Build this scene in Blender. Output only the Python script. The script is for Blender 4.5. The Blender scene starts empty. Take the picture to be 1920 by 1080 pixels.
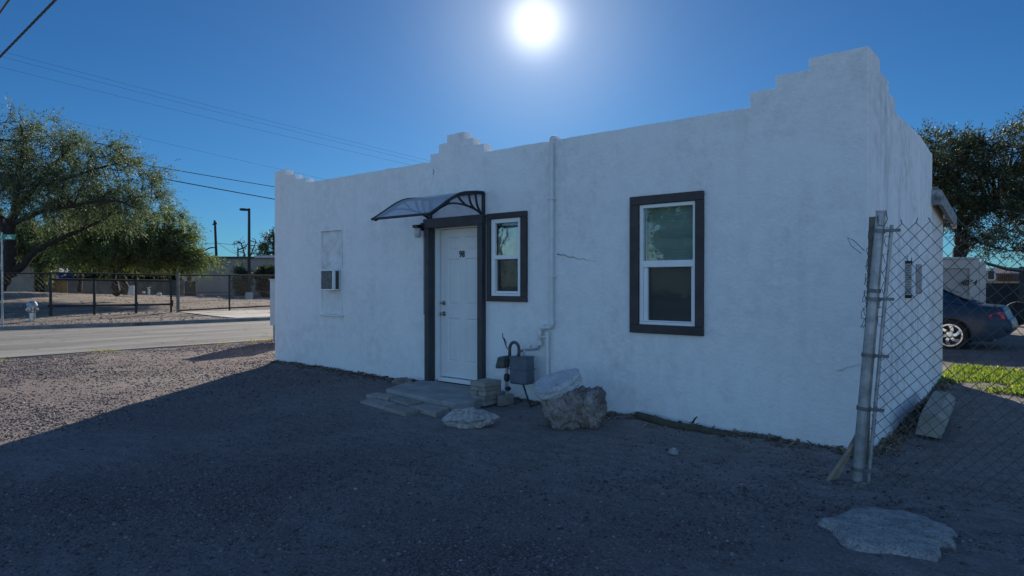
import bpy, bmesh, math, random
import numpy as np
from mathutils import Vector, noise, Matrix

R = math.radians
scene = bpy.context.scene
COL = scene.collection
rnd = random.Random(7)

# ------------------------------------------------------------------ measuring helpers
F, CAMH, HY = 1260.0, 1.388, 530.0          # focal length and horizon of the photograph in its own pixels
CX, CY = 1.356, -6.305                       # where the photographer stood; house corner is the origin
def ray(px, py):
    k = (px - 960) / F
    return (.7657*k - .6432, .6432*k + .7657, (HY - py)/F)
def at(px, py, t):
    d = ray(px, py)
    return Vector((CX + d[0]*t, CY + d[1]*t, CAMH + d[2]*t))
def atx(px, py, x):
    d = ray(px, py); return at(px, py, (x - CX)/d[0])
def aty(px, py, y):
    d = ray(px, py); return at(px, py, (y - CY)/d[1])
def lerp(a, b, t): return a + (b - a)*t
def sstep(x, a, b):
    t = min(1, max(0, (x - a)/(b - a))); return t*t*(3 - 2*t)
def pw(x, pts):
    if x <= pts[0][0]: return pts[0][1]
    for (a, b), (c, d) in zip(pts, pts[1:]):
        if x <= c: return lerp(b, d, (x - a)/(c - a))
    return pts[-1][1]

# ------------------------------------------------------------------ mesh helpers
class MB:
    def __init__(s): s.v = []; s.f = []; s.m = []
    def add(s, vs, fs, mi=0):
        n = len(s.v); s.v += [tuple(v) for v in vs]
        s.f += [tuple(i + n for i in f) for f in fs]; s.m += [mi]*len(fs); return s
    def box(s, x0, x1, y0, y1, z0, z1, mi=0):
        return s.add([(x0,y0,z0),(x1,y0,z0),(x1,y1,z0),(x0,y1,z0),(x0,y0,z1),(x1,y0,z1),(x1,y1,z1),(x0,y1,z1)],
              [(0,3,2,1),(4,5,6,7),(0,1,5,4),(1,2,6,5),(2,3,7,6),(3,0,4,7)], mi)
    def obox(s, c, ax, ay, az, mi=0):
        c, ax, ay, az = map(Vector, (c, ax, ay, az))
        vs = [c + ax*a + ay*b + az*d for d in (-1,1) for a, b in ((-1,-1),(1,-1),(1,1),(-1,1))]
        return s.add(vs, [(0,3,2,1),(4,5,6,7),(0,1,5,4),(1,2,6,5),(2,3,7,6),(3,0,4,7)], mi)
    def tube(s, pts, r, n=8, caps=True, mi=0):
        pts = [Vector(p) for p in pts]; k = len(pts)
        rs = r if isinstance(r, (list, tuple)) else [r]*k
        vs = []; prev = None
        for i, p in enumerate(pts):
            d = (pts[min(i+1,k-1)] - pts[max(i-1,0)]).normalized()
            if prev is None:
                u = d.orthogonal().normalized()
            else:
                u = (prev - d*prev.dot(d))
                u = u.normalized() if u.length > 1e-6 else d.orthogonal().normalized()
            prev = u; w = d.cross(u)
            for j in range(n):
                a = 2*math.pi*j/n
                vs.append(p + (u*math.cos(a) + w*math.sin(a))*rs[i])
        fs = [(i*n+j, i*n+(j+1)%n, (i+1)*n+(j+1)%n, (i+1)*n+j) for i in range(k-1) for j in range(n)]
        if caps: fs += [tuple(range(n))[::-1], tuple(range((k-1)*n, k*n))]
        return s.add(vs, fs, mi)
    def lathe(s, prof, c, axis=(0,0,1), n=20, mi=0):
        ax = Vector(axis).normalized(); u = ax.orthogonal().normalized(); w = ax.cross(u); c = Vector(c)
        vs = [c + ax*h + (u*math.cos(2*math.pi*j/n) + w*math.sin(2*math.pi*j/n))*max(r, 1e-4) for r, h in prof for j in range(n)]
        k = len(prof)
        fs = [(i*n+j, i*n+(j+1)%n, (i+1)*n+(j+1)%n, (i+1)*n+j) for i in range(k-1) for j in range(n)]
        fs += [tuple(range(n))[::-1], tuple(range((k-1)*n, k*n))]
        return s.add(vs, fs, mi)
    def prism(s, poly, a0, a1, conv, mi=0):
        """extrude a 2-D polygon between a0 and a1; conv(u, v, a) -> point"""
        n = len(poly)
        vs = [conv(u, v, a0) for u, v in poly] + [conv(u, v, a1) for u, v in poly]
        fs = [tuple(range(n))[::-1], tuple(range(n, 2*n))] + [(i, (i+1)%n, n+(i+1)%n, n+i) for i in range(n)]
        return s.add(vs, fs, mi)

def finish(o, label=None, cat=None, group=None, kind=None):
    if label: o['label'] = label
    if cat: o['category'] = cat
    if group: o['group'] = group
    if kind: o['kind'] = kind
    return o
def link_mesh(name, me, mats, parent, bevel, smooth, seg=2, sharp=False):
    o = bpy.data.objects.new(name, me); COL.objects.link(o)
    for m in (mats if isinstance(mats, (list, tuple)) else [mats]): me.materials.append(m)
    if parent: o.parent = parent
    if smooth:
        me.polygons.foreach_set('use_smooth', [True]*len(me.polygons))
    if sharp: me.set_sharp_from_angle(angle=R(38))
    if bevel:
        b = o.modifiers.new('bevel', 'BEVEL'); b.width = bevel; b.segments = seg; b.limit_method = 'ANGLE'; b.angle_limit = R(40)
        b.harden_normals = False
    return o
def root_loc(p):
    while p.parent: p = p.parent
    return p.location
def make(name, mb, mats, parent=None, bevel=0, smooth=False, org=None, fix=True, seg=2, sharp=False):
    """one mesh object; vertices are given in the world, stored relative to the thing's origin"""
    if parent: o_ = root_loc(parent)
    elif org is not None: o_ = Vector(org)
    else: o_ = Vector((0,0,0))
    me = bpy.data.meshes.new(name)
    me.from_pydata([(x-o_[0], y-o_[1], z-o_[2]) for x, y, z in mb.v], [], mb.f)
    if any(mb.m): me.polygons.foreach_set('material_index', mb.m)
    if fix:
        bm = bmesh.new(); bm.from_mesh(me); bmesh.ops.recalc_face_normals(bm, faces=bm.faces); bm.to_mesh(me); bm.free()
    me.update()
    ob = link_mesh(name, me, mats, parent, bevel, smooth, seg, sharp)
    if not parent and org is not None: ob.location = o_
    return ob
def np_make(name, V, Fc, mats, parent=None, org=None, smooth=False):
    o_ = np.array(root_loc(parent) if parent else (org if org is not None else (0,0,0)), dtype=np.float32)
    me = bpy.data.meshes.new(name); k = Fc.shape[1]
    me.vertices.add(len(V)); me.vertices.foreach_set('co', (V - o_).astype(np.float32).ravel())
    me.loops.add(Fc.size); me.loops.foreach_set('vertex_index', Fc.astype(np.int32).ravel())
    me.polygons.add(len(Fc)); me.polygons.foreach_set('loop_start', np.arange(0, Fc.size, k, dtype=np.int32))
    me.update(calc_edges=True); me.validate()
    ob = link_mesh(name, me, mats, parent, 0, smooth)
    if not parent and org is not None: ob.location = o_
    return ob
def thing(name, loc, label, cat, group=None):
    o = bpy.data.objects.new(name, None); COL.objects.link(o); o.location = loc; o.empty_display_size = .2
    return finish(o, label, cat, group)
def dup(o, loc=None, label=None, parent=None):
    kids = list(o.children)
    c = o.copy(); COL.objects.link(c)
    if parent: c.parent = parent
    if loc is not None: c.location = loc
    if label: c['label'] = label
    for k in kids: dup(k, parent=c)
    return c

# ------------------------------------------------------------------ materials
def nodes(name):
    m = bpy.data.materials.new(name); m.use_nodes = True
    nt = m.node_tree; return m, nt, nt.nodes['Principled BSDF']
def nd(nt, typ, **kw):
    n = nt.nodes.new(typ)
    for k, v in kw.items():
        if k.startswith('i_'): n.inputs[k[2:].replace('_', ' ')].default_value = v
        else: setattr(n, k, v)
    return n
def rgba(c): return (c[0], c[1], c[2], 1)
def tex_noise(nt, scale, detail=5, rough=.6, stretch=None, dist=0):
    tc = nd(nt, 'ShaderNodeNewGeometry')
    src = tc.outputs['Position']
    if stretch:
        mp = nd(nt, 'ShaderNodeMapping'); mp.inputs['Scale'].default_value = stretch
        nt.links.new(src, mp.inputs['Vector']); src = mp.outputs['Vector']
    n = nd(nt, 'ShaderNodeTexNoise'); n.inputs['Scale'].default_value = scale; n.inputs['Detail'].default_value = detail
    n.inputs['Roughness'].default_value = rough; n.inputs['Distortion'].default_value = dist
    nt.links.new(src, n.inputs['Vector']); return n.outputs['Fac']
def ramp(nt, fac, stops):
    r = nd(nt, 'ShaderNodeValToRGB'); e = r.color_ramp.elements
    while len(e) < len(stops): e.new(.5)
    for el, (p, c) in zip(e, stops):
        el.position = p; el.color = rgba(c) if isinstance(c, (tuple, list)) else (c, c, c, 1)
    nt.links.new(fac, r.inputs['Fac']); return r.outputs['Color']
def mix(nt, fac, a, b, mode='MIX'):
    m = nd(nt, 'ShaderNodeMix', data_type='RGBA', blend_type=mode)
    for s, v in ((m.inputs[0], fac), (m.inputs[6], a), (m.inputs[7], b)):
        if hasattr(v, 'links') or hasattr(v, 'is_linked'): nt.links.new(v, s)
        else: s.default_value = rgba(v) if isinstance(v, (tuple, list)) else v
    return m.outputs[2]
def bump(nt, bs, hs, dist=.01, strength=1.0):
    prev = None
    for h, d in hs:
        b = nd(nt, 'ShaderNodeBump'); b.inputs['Strength'].default_value = strength; b.inputs['Distance'].default_value = d
        nt.links.new(h, b.inputs['Height'])
        if prev: nt.links.new(prev, b.inputs['Normal'])
        prev = b.outputs['Normal']
    nt.links.new(prev, bs.inputs['Normal'])
def simple(name, col, rough=.7, var=.25, scale=6, metal=0, bscale=0, bdist=.003, col2=None, spec=.4):
    m, nt, bs = nodes(name)
    c2 = col2 or tuple(c*(1-var) for c in col)
    nt.links.new(ramp(nt, tex_noise(nt, scale), [(.35, c2), (.68, col)]), bs.inputs['Base Color'])
    bs.inputs['Roughness'].default_value = rough; bs.inputs['Metallic'].default_value = metal
    bs.inputs['Specular IOR Level'].default_value = spec
    if bscale: bump(nt, bs, [(tex_noise(nt, bscale, 4), bdist)])
    return m

def wall_mat(name, base, stain, streak, amount):
    m, nt, bs = nodes(name)
    big = ramp(nt, tex_noise(nt, 1.1, 6, .65), [(.36, 0), (.66, 1)])
    fine = ramp(nt, tex_noise(nt, 7, 8, .75), [(.40, 0), (.64, 1)])
    blot = mix(nt, 1.0, big, fine, 'MULTIPLY')
    st = ramp(nt, tex_noise(nt, 1.0, 7, .7, (5, 5, .55)), [(.52, 0), (.78, 1)])
    c = mix(nt, blot, base, stain)
    f = nd(nt, 'ShaderNodeMath', operation='MULTIPLY'); nt.links.new(st, f.inputs[0]); f.inputs[1].default_value = amount
    c = mix(nt, f.outputs[0], c, streak)
    sp = ramp(nt, tex_noise(nt, 45, 2, .5), [(.70, 0), (.78, 1)])
    g = nd(nt, 'ShaderNodeMath', operation='MULTIPLY'); nt.links.new(sp, g.inputs[0]); nt.links.new(fine, g.inputs[1])
    c = mix(nt, g.outputs[0], c, tuple(x*.62 for x in stain))
    nt.links.new(c, bs.inputs['Base Color']); bs.inputs['Roughness'].default_value = .9
    bs.inputs['Specular IOR Level'].default_value = .15
    bump(nt, bs, [(tex_noise(nt, 2.6, 6, .6), .022), (tex_noise(nt, 26, 4, .6), .008), (tex_noise(nt, 120, 3, .6), .0025)])
    return m
M = {}
M['wall'] = wall_mat('white stucco', (.80,.79,.775), (.63,.615,.60), (.58,.57,.55), .35)
M['wall_side'] = wall_mat('weathered white stucco', (.82,.815,.81), (.50,.50,.50), (.30,.30,.31), .75)
M['wall_patch'] = wall_mat('rough patched stucco', (.76,.75,.74), (.46,.455,.45), (.56,.55,.54), .5)
M['wall_add'] = wall_mat('pinkish stucco', (.72,.69,.67), (.5,.48,.46), (.5,.48,.46), .3)
M['trim'] = simple('dark grey trim paint', (.055,.055,.06), .55, .3, 9, bscale=60, bdist=.001)
M['trim_warm'] = simple('dark brown grey trim paint', (.058,.050,.048), .6, .35, 7, bscale=50, bdist=.0015)
M['white'] = simple('white vinyl', (.80,.80,.79), .4, .06, 5)
M['door'] = simple('white door paint', (.72,.71,.69), .45, .08, 3, bscale=4, bdist=.001)
M['pvc'] = simple('white painted pipe', (.70,.70,.69), .5, .14, 7)
M['gapgrey'] = simple('grey conduit paint', (.30,.32,.34), .6, .2, 7)  # grey of the shadow gap drawn beside the door trim
M['steel'] = simple('brushed nickel', (.42,.40,.38), .32, .2, 20, metal=1)
M['galv'] = simple('galvanised steel', (.44,.45,.47), .5, .45, 11, metal=.8, bscale=30, bdist=.001)
M['galvdark'] = simple('weathered galvanised wire', (.095,.098,.105), .6, .4, 14, metal=.3)
M['galvband'] = simple('band steel', (.20,.205,.215), .5, .4, 14, metal=.6)
M['awnmetal'] = simple('charcoal coated metal', (.035,.038,.043), .5, .3, 8)
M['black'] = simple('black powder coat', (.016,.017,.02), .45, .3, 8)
M['blackpipe'] = simple('dark steel pipe', (.03,.032,.036), .6, .4, 9)
M['meter'] = simple('grey meter paint', (.12,.145,.17), .5, .3, 8, bscale=40, bdist=.001)
M['meterdark'] = simple('weathered meter head', (.10,.105,.10), .6, .5, 14)
M['concrete'] = simple('concrete', (.35,.335,.31), .9, .32, 5, bscale=40, bdist=.004)
M['paver'] = simple('tan concrete paver', (.36,.325,.28), .92, .3, 12, bscale=60, bdist=.004)
M['paverb'] = simple('brown concrete paver', (.32,.275,.23), .92, .3, 12, bscale=60, bdist=.004)
M['kerb'] = simple('kerb concrete', (.27,.255,.235), .9, .4, 2.5, bscale=20, bdist=.006)
M['wood'] = simple('grey weathered wood', (.30,.24,.18), .85, .4, 15, bscale=40, bdist=.002)
M['woodold'] = simple('old slat wood', (.20,.185,.13), .85, .3, 12)
M['bark'] = simple('bark', (.035,.028,.023), .95, .45, 8, bscale=25, bdist=.02)
M['dark_metal'] = simple('dark metal', (.016,.015,.015), .55, .4, 4)
M['blue'] = None

def rock_mat(name, c1, c2, c3, sc=5, bd=.03, grain=.75):
    m, nt, bs = nodes(name)
    c = ramp(nt, tex_noise(nt, sc, 8, .7, dist=.6), [(.34, c1), (.52, c2), (.70, c3)])
    d = ramp(nt, tex_noise(nt, sc*7, 4, .7), [(.36, .35), (.52, 1)])
    nt.links.new(mix(nt, grain, c, d, 'MULTIPLY'), bs.inputs['Base Color'])
    bs.inputs['Roughness'].default_value = .93; bs.inputs['Specular IOR Level'].default_value = .2
    bump(nt, bs, [(tex_noise(nt, sc*2, 8, .7), bd), (tex_noise(nt, sc*14, 5, .7), bd*.3)])
    return m
M['rock_pink'] = rock_mat('craggy pink rock', (.17,.135,.12), (.32,.265,.24), (.48,.42,.385), 6)
M['rock_pale'] = rock_mat('pale limestone', (.30,.28,.26), (.42,.40,.38), (.55,.53,.51), 4, .02)
M['rock_flat'] = rock_mat('flat grey rock', (.26,.245,.23), (.42,.40,.38), (.55,.53,.51), 11, .02, .9)
M['rock_slab'] = rock_mat('pale slab', (.42,.42,.43), (.47,.47,.475), (.54,.535,.53), 5, .014, .45)

# the yard: dusty soil under purple-brown crushed stone
def ground_mat():
    m, nt, bs = nodes('yard gravel and soil')
    big = tex_noise(nt, .55, 5, .6)
    mid = tex_noise(nt, 3.0, 6, .7)
    fine = tex_noise(nt, 60, 4, .75)
    dust = mix(nt, mid, (.345,.295,.268), (.235,.203,.187))
    grain = ramp(nt, tex_noise(nt, 38, 6, .85), [(.36, .45), (.5, .85), (.64, 1.2)]); dust = mix(nt, .85, dust, grain, 'MULTIPLY')
    blotch = ramp(nt, tex_noise(nt, 4.5, 5, .7, (1, 2.2, 1)), [(.38, .7), (.6, 1.1)]); dust = mix(nt, .8, dust, blotch, 'MULTIPLY')
    grav = ramp(nt, fine, [(.33, (.05,.04,.04)), (.5, (.14,.108,.103)), (.68, (.30,.25,.235))])
    f = ramp(nt, big, [(.38, 1), (.62, .35)])
    geo = nd(nt, 'ShaderNodeNewGeometry'); sp_ = nd(nt, 'ShaderNodeSeparateXYZ'); nt.links.new(geo.outputs['Position'], sp_.inputs[0])
    mr = nd(nt, 'ShaderNodeMapRange', interpolation_type='SMOOTHSTEP'); nt.links.new(sp_.outputs['Y'], mr.inputs['Value'])
    for k_, v_ in (('From Min', -4.2), ('From Max', -1.0), ('To Min', 1.0), ('To Max', .25)): mr.inputs[k_].default_value = v_
    mx_ = nd(nt, 'ShaderNodeMapRange', interpolation_type='SMOOTHSTEP'); nt.links.new(sp_.outputs['X'], mx_.inputs['Value'])
    for k_, v_ in (('From Min', -6.5), ('From Max', -4.5), ('To Min', 1.0), ('To Max', 0.0)): mx_.inputs[k_].default_value = v_
    mm = nd(nt, 'ShaderNodeMath', operation='MAXIMUM'); nt.links.new(mr.outputs[0], mm.inputs[0]); nt.links.new(mx_.outputs[0], mm.inputs[1])
    f = mix(nt, 1, f, mm.outputs[0], 'MULTIPLY')
    c = mix(nt, f, dust, grav)
    nt.links.new(c, bs.inputs['Base Color']); bs.inputs['Roughness'].default_value = .95; bs.inputs['Specular IOR Level'].default_value = .1
    bump(nt, bs, [(mid, .02), (tex_noise(nt, 60, 5, .8), .008)])
    return m
M['yard'] = ground_mat()
def lot_mat():
    m, nt, bs = nodes('tan dirt lot')
    c = ramp(nt, tex_noise(nt, .5, 6, .65, (1, .35, 1)), [(.35, (.24,.19,.16)), (.5, (.36,.295,.25)), (.66, (.48,.41,.35))])
    g = ramp(nt, tex_noise(nt, 9, 5, .8), [(.36, .45), (.62, 1)])
    g2 = ramp(nt, tex_noise(nt, 1.6, 7, .8, (1, .4, 1)), [(.38, .5), (.6, 1)]); g = mix(nt, .8, g, g2, 'MULTIPLY')
    nt.links.new(mix(nt, .9, c, g, 'MULTIPLY'), bs.inputs['Base Color']); bs.inputs['Roughness'].default_value = .95
    bs.inputs['Specular IOR Level'].default_value = .1
    bump(nt, bs, [(tex_noise(nt, 4, 6, .7), .12), (tex_noise(nt, 20, 4, .7), .04)])
    return m
M['lot'] = lot_mat()
def road_mat():
    m, nt, bs = nodes('old asphalt')
    a = ramp(nt, tex_noise(nt, .5, 6, .65, (2.5, .25, 1)), [(.34, (.13,.128,.122)), (.5, (.20,.195,.185)), (.66, (.31,.298,.275))])
    g = ramp(nt, tex_noise(nt, 35, 3, .7), [(.3, .6), (.65, 1)])
    c = mix(nt, .7, a, g, 'MULTIPLY')
    vo = nd(nt, 'ShaderNodeTexVoronoi', feature='DISTANCE_TO_EDGE'); vo.inputs['Scale'].default_value = .45
    geo = nd(nt, 'ShaderNodeNewGeometry'); wn = nd(nt, 'ShaderNodeTexNoise'); wn.inputs['Scale'].default_value = 1.6
    nt.links.new(geo.outputs['Position'], wn.inputs['Vector'])
    ad = nd(nt, 'ShaderNodeVectorMath', operation='ADD'); nt.links.new(geo.outputs['Position'], ad.inputs[0]); nt.links.new(wn.outputs['Color'], ad.inputs[1])
    nt.links.new(ad.outputs[0], vo.inputs['Vector'])
    cr = ramp(nt, vo.outputs['Distance'], [(.006, .6), (.018, 1)])
    nt.links.new(mix(nt, 1, c, cr, 'MULTIPLY'), bs.inputs['Base Color']); bs.inputs['Roughness'].default_value = .9
    bs.inputs['Specular IOR Level'].default_value = .12
    bump(nt, bs, [(tex_noise(nt, 30, 3, .7), .008)])
    return m
M['road'] = road_mat()
M['drive'] = simple('worn dirt driveway', (.17,.155,.145), .95, .4, 1.2, bscale=18, bdist=.02, spec=.1)
def island(name, stops, rough=.9, spec=.15):
    m, nt, bs = nodes(name)
    g = nd(nt, 'ShaderNodeNewGeometry')
    nt.links.new(ramp(nt, g.outputs['Random Per Island'], stops), bs.inputs['Base Color'])
    bs.inputs['Roughness'].default_value = rough; bs.inputs['Specular IOR Level'].default_value = spec
    return m
M['stones'] = island('crushed stone', [(0, (.055,.046,.046)), (.45, (.145,.12,.117)), (.88, (.215,.182,.174)), (.995, (.27,.225,.21)), (1, (.40,.37,.35))])
M['litter'] = island('dry litter', [(0, (.10,.07,.045)), (.6, (.22,.16,.10)), (1, (.34,.28,.2))])
def leaf_mat(name, cols, trans, tw=.45):
    m, nt, bs = nodes(name); out = nt.nodes['Material Output']
    g = nd(nt, 'ShaderNodeNewGeometry')
    c = ramp(nt, g.outputs['Random Per Island'], cols)
    nt.links.new(c, bs.inputs['Base Color']); bs.inputs['Roughness'].default_value = .6; bs.inputs['Specular IOR Level'].default_value = .25
    t = nd(nt, 'ShaderNodeBsdfTranslucent'); nt.links.new(mix(nt, 1, c, trans, 'MULTIPLY'), t.inputs['Color'])
    x = nd(nt, 'ShaderNodeMixShader'); x.inputs[0].default_value = tw
    nt.links.new(bs.outputs[0], x.inputs[1]); nt.links.new(t.outputs[0], x.inputs[2]); nt.links.new(x.outputs[0], out.inputs['Surface'])
    return m
M['leaf_a'] = leaf_mat('mesquite leaves', [(0,(.040,.053,.037)), (.55,(.080,.102,.065)), (1,(.155,.180,.108))], (1.1,1.25,.8), .45)
M['leaf_b'] = leaf_mat('yellow green leaves', [(0,(.045,.062,.034)), (.55,(.095,.12,.058)), (1,(.19,.215,.10))], (1.15,1.3,.7), .48)
M['leaf_c'] = leaf_mat('dark leaves', [(0,(.022,.030,.02)), (.6,(.040,.052,.030)), (1,(.08,.092,.052))], (1.2,1.3,.85), .35)
M['grass'] = leaf_mat('grass blades', [(0,(.06,.10,.02)), (.5,(.11,.165,.03)), (.85,(.20,.23,.06)), (1,(.32,.29,.13))], (1.5,1.6,.7), .5)
M['bark_thin'] = simple('twig bark', (.06,.05,.042), .95, .3, 6)

def glass_mat(name, tint, refl=1.0, dark=0.0):
    m, nt, bs = nodes(name); out = nt.nodes['Material Output']
    tr = nd(nt, 'ShaderNodeBsdfTransparent'); tr.inputs['Color'].default_value = rgba(tint)
    gl = nd(nt, 'ShaderNodeBsdfGlossy'); gl.inputs['Roughness'].default_value = .015
    fr = nd(nt, 'ShaderNodeFresnel'); fr.inputs['IOR'].default_value = 1.52
    mu = nd(nt, 'ShaderNodeMath', operation='MULTIPLY'); nt.links.new(fr.outputs[0], mu.inputs[0]); mu.inputs[1].default_value = 1.7*refl
    wv = tex_noise(nt, 7, 2, .5); b = nd(nt, 'ShaderNodeBump'); b.inputs['Distance'].default_value = .0012; b.inputs['Strength'].default_value = .5
    nt.links.new(wv, b.inputs['Height']); nt.links.new(b.outputs[0], gl.inputs['Normal'])
    x = nd(nt, 'ShaderNodeMixShader'); nt.links.new(mu.outputs[0], x.inputs[0]); nt.links.new(tr.outputs[0], x.inputs[1]); nt.links.new(gl.outputs[0], x.inputs[2])
    nt.links.new(x.outputs[0], out.inputs['Surface'])
    return m
M['glass'] = glass_mat('window glass', (.86,.93,.92), .8)
M['screen'] = None
def screen_mat():
    m, nt, bs = nodes('insect screen'); out = nt.nodes['Material Output']
    tr = nd(nt, 'ShaderNodeBsdfTransparent'); bs.inputs['Base Color'].default_value = (.03,.03,.033,1); bs.inputs['Roughness'].default_value = .6
    x = nd(nt, 'ShaderNodeMixShader'); x.inputs[0].default_value = .42
    nt.links.new(tr.outputs[0], x.inputs[1]); nt.links.new(bs.outputs[0], x.inputs[2]); nt.links.new(x.outputs[0], out.inputs['Surface']); return m
M['screen'] = screen_mat()
def poly_mat():
    m, nt, bs = nodes('polycarbonate sheet'); out = nt.nodes['Material Output']
    bs.inputs['Base Color'].default_value = (.72,.77,.84,1); bs.inputs['Roughness'].default_value = .3
    t = nd(nt, 'ShaderNodeBsdfTranslucent'); t.inputs['Color'].default_value = (.88,.93,.98,1)
    x = nd(nt, 'ShaderNodeMixShader'); x.inputs[0].default_value = .62
    nt.links.new(bs.outputs[0], x.inputs[1]); nt.links.new(t.outputs[0], x.inputs[2])
    tr = nd(nt, 'ShaderNodeBsdfTransparent'); tr.inputs['Color'].default_value = (.75,.82,.95,1)
    y = nd(nt, 'ShaderNodeMixShader'); y.inputs[0].default_value = .25
    nt.links.new(x.outputs[0], y.inputs[1]); nt.links.new(tr.outputs[0], y.inputs[2]); nt.links.new(y.outputs[0], out.inputs['Surface']); return m
M['poly'] = poly_mat()
M['blind'] = simple('blind slats', (.50,.58,.55), .6, .08, 3)
M['blindw'] = simple('pale blind slats', (.55,.56,.56), .6, .08, 3)

# ------------------------------------------------------------------ camera, sun, sky
cam = bpy.data.cameras.new('camera'); cam_o = bpy.data.objects.new('camera', cam); COL.objects.link(cam_o)
cam_o.location = (CX, CY, CAMH); cam_o.rotation_euler = (R(90 - .455), 0, math.atan2(.6432, .7657))
cam.sensor_width = 36; cam.lens = 36*F/1920; cam.clip_start = .05; cam.clip_end = 3000
scene.camera = cam_o

sun_dir = Vector(ray(1030, 44)).normalized()           # towards the sun
disc_dir = Vector(ray(1004, 45)).normalized()
sl = bpy.data.lights.new('sun', 'SUN'); sl.energy = 5.0; sl.angle = R(.5); sl.color = (1, .92, .79)
so = bpy.data.objects.new('sun', sl); COL.objects.link(so)
so.rotation_euler = sun_dir.to_track_quat('Z', 'Y').to_euler()
elev = math.asin(sun_dir.z); azim = math.atan2(sun_dir.x, sun_dir.y)

w = bpy.data.worlds.new('World'); scene.world = w; w.use_nodes = True
nt = w.node_tree; bg = nt.nodes['Background']
sky = nd(nt, 'ShaderNodeTexSky', sky_type='NISHITA'); sky.sun_disc = False
sky.sun_elevation = elev; sky.sun_rotation = azim; sky.altitude = 700; sky.air_density = 1.0; sky.dust_density = .15; sky.ozone_density = 2.5
tc = nd(nt, 'ShaderNodeTexCoord')
dp = nd(nt, 'ShaderNodeVectorMath', operation='DOT_PRODUCT'); dp.inputs[1].default_value = disc_dir
nrm = nd(nt, 'ShaderNodeVectorMath', operation='NORMALIZE'); nt.links.new(tc.outputs['Generated'], nrm.inputs[0]); nt.links.new(nrm.outputs[0], dp.inputs[0])
def mth(op, a, b=None, clamp=False):
    n = nd(nt, 'ShaderNodeMath', operation=op, use_clamp=clamp)
    for i, v in enumerate((a, b)):
        if v is None: continue
        if hasattr(v, 'is_linked'): nt.links.new(v, n.inputs[i])
        else: n.inputs[i].default_value = v
    return n.outputs[0]
SKY_STRENGTH = .085
SKY_AWAY = (.82, 1.07, 1.33, 1)
SKY_SUNWARD = (.118, .30, .485, 1)
dotc = mth('MAXIMUM', dp.outputs['Value'], 0.0)
disc = nd(nt, 'ShaderNodeMapRange', interpolation_type='SMOOTHSTEP'); nt.links.new(dp.outputs['Value'], disc.inputs['Value'])
disc.inputs['From Min'].default_value = math.cos(R(1.42)); disc.inputs['From Max'].default_value = math.cos(R(.9))
g1 = mth('MULTIPLY', mth('POWER', dotc, 1500.0), .6)
g2 = mth('MULTIPLY', mth('POWER', dotc, 140.0), .15)
g3 = mth('MULTIPLY', mth('POWER', dotc, 18.0), .03)
gl = mth('ADD', mth('ADD', g1, g2), mth('ADD', g3, mth('MULTIPLY', disc.outputs[0], 6.0)))
glc = nd(nt, 'ShaderNodeMix', data_type='RGBA', blend_type='MULTIPLY'); glc.inputs[0].default_value = 1
cmb = nd(nt, 'ShaderNodeCombineColor'); [nt.links.new(gl, cmb.inputs[i]) for i in range(3)]
nt.links.new(cmb.outputs[0], glc.inputs[6]); glc.inputs[7].default_value = (1/SKY_STRENGTH, .96/SKY_STRENGTH, .88/SKY_STRENGTH, 1)
side = nd(nt, 'ShaderNodeMapRange', interpolation_type='SMOOTHSTEP'); nt.links.new(dp.outputs['Value'], side.inputs['Value'])
side.inputs['From Min'].default_value = .42; side.inputs['From Max'].default_value = .72
tcol = nd(nt, 'ShaderNodeMix', data_type='RGBA'); nt.links.new(side.outputs[0], tcol.inputs[0])
tcol.inputs[6].default_value = SKY_AWAY; tcol.inputs[7].default_value = SKY_SUNWARD      # deep clear desert blue towards the sun
tint = nd(nt, 'ShaderNodeMix', data_type='RGBA', blend_type='MULTIPLY'); tint.inputs[0].default_value = 1
nt.links.new(sky.outputs[0], tint.inputs[6]); nt.links.new(tcol.outputs[2], tint.inputs[7])
addn = nd(nt, 'ShaderNodeMix', data_type='RGBA', blend_type='ADD'); addn.inputs[0].default_value = 1
nt.links.new(tint.outputs[2], addn.inputs[6]); nt.links.new(glc.outputs[2], addn.inputs[7])
nt.links.new(addn.outputs[2], bg.inputs['Color']); bg.inputs['Strength'].default_value = SKY_STRENGTH
vs_ = scene.view_settings; vs_.view_transform = 'Standard'; vs_.look = 'None'; vs_.exposure = .74; vs_.gamma = 1
vs_.use_curve_mapping = False

# ------------------------------------------------------------------ ground
def kn(y): return pw(y, [(-40, 20), (-16, -6.5), (-9, -11.6), (-5.5, -13.2), (-2.9, -13.72), (-.6, -13.62), (2.5, -13.6), (20, -13.5), (400, -13.5)])
def kf(y): return pw(y, [(-60, -31), (-8, -27.0), (-1, -24.9), (3.4, -23.9), (8.2, -23.5), (20, -23.1), (60, -23), (400, -23)])
def farz(y): return pw(y, [(-10, .95), (4.5, .89), (10, .6), (19, .36), (40, .3)])
def gz(x, y):
    if x < kf(y):
        r = min(1, max(0, (-24.5 - x)/22.5)); return -.015 + (farz(y)+.045)*r**1.3
    z = -.075*sstep(x, -9.3, 0) + .165*sstep(y, .4, 4.6)*sstep(x, -8, -1)
    if -15 < x < 5 and -9 < y < 12:
        p = Vector((x, y, 0))
        z += .020*noise.noise(p*.7) + .010*noise.noise(p*2.3)
        if x > -.3:   # disturbed soil along the side wall and under the fence
            z += .02*noise.noise(p*4.1)*sstep(x, -.3, .3)
        # soil banked against the front wall
        if y < .2: z += (.035 + .05*max(0, noise.noise(Vector((x*1.7, 3, 0)))))*sstep(y, -.35, 0)*(1 if x > -9.3 else 0)*(0 if x > .02 else 1)
    return z
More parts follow.
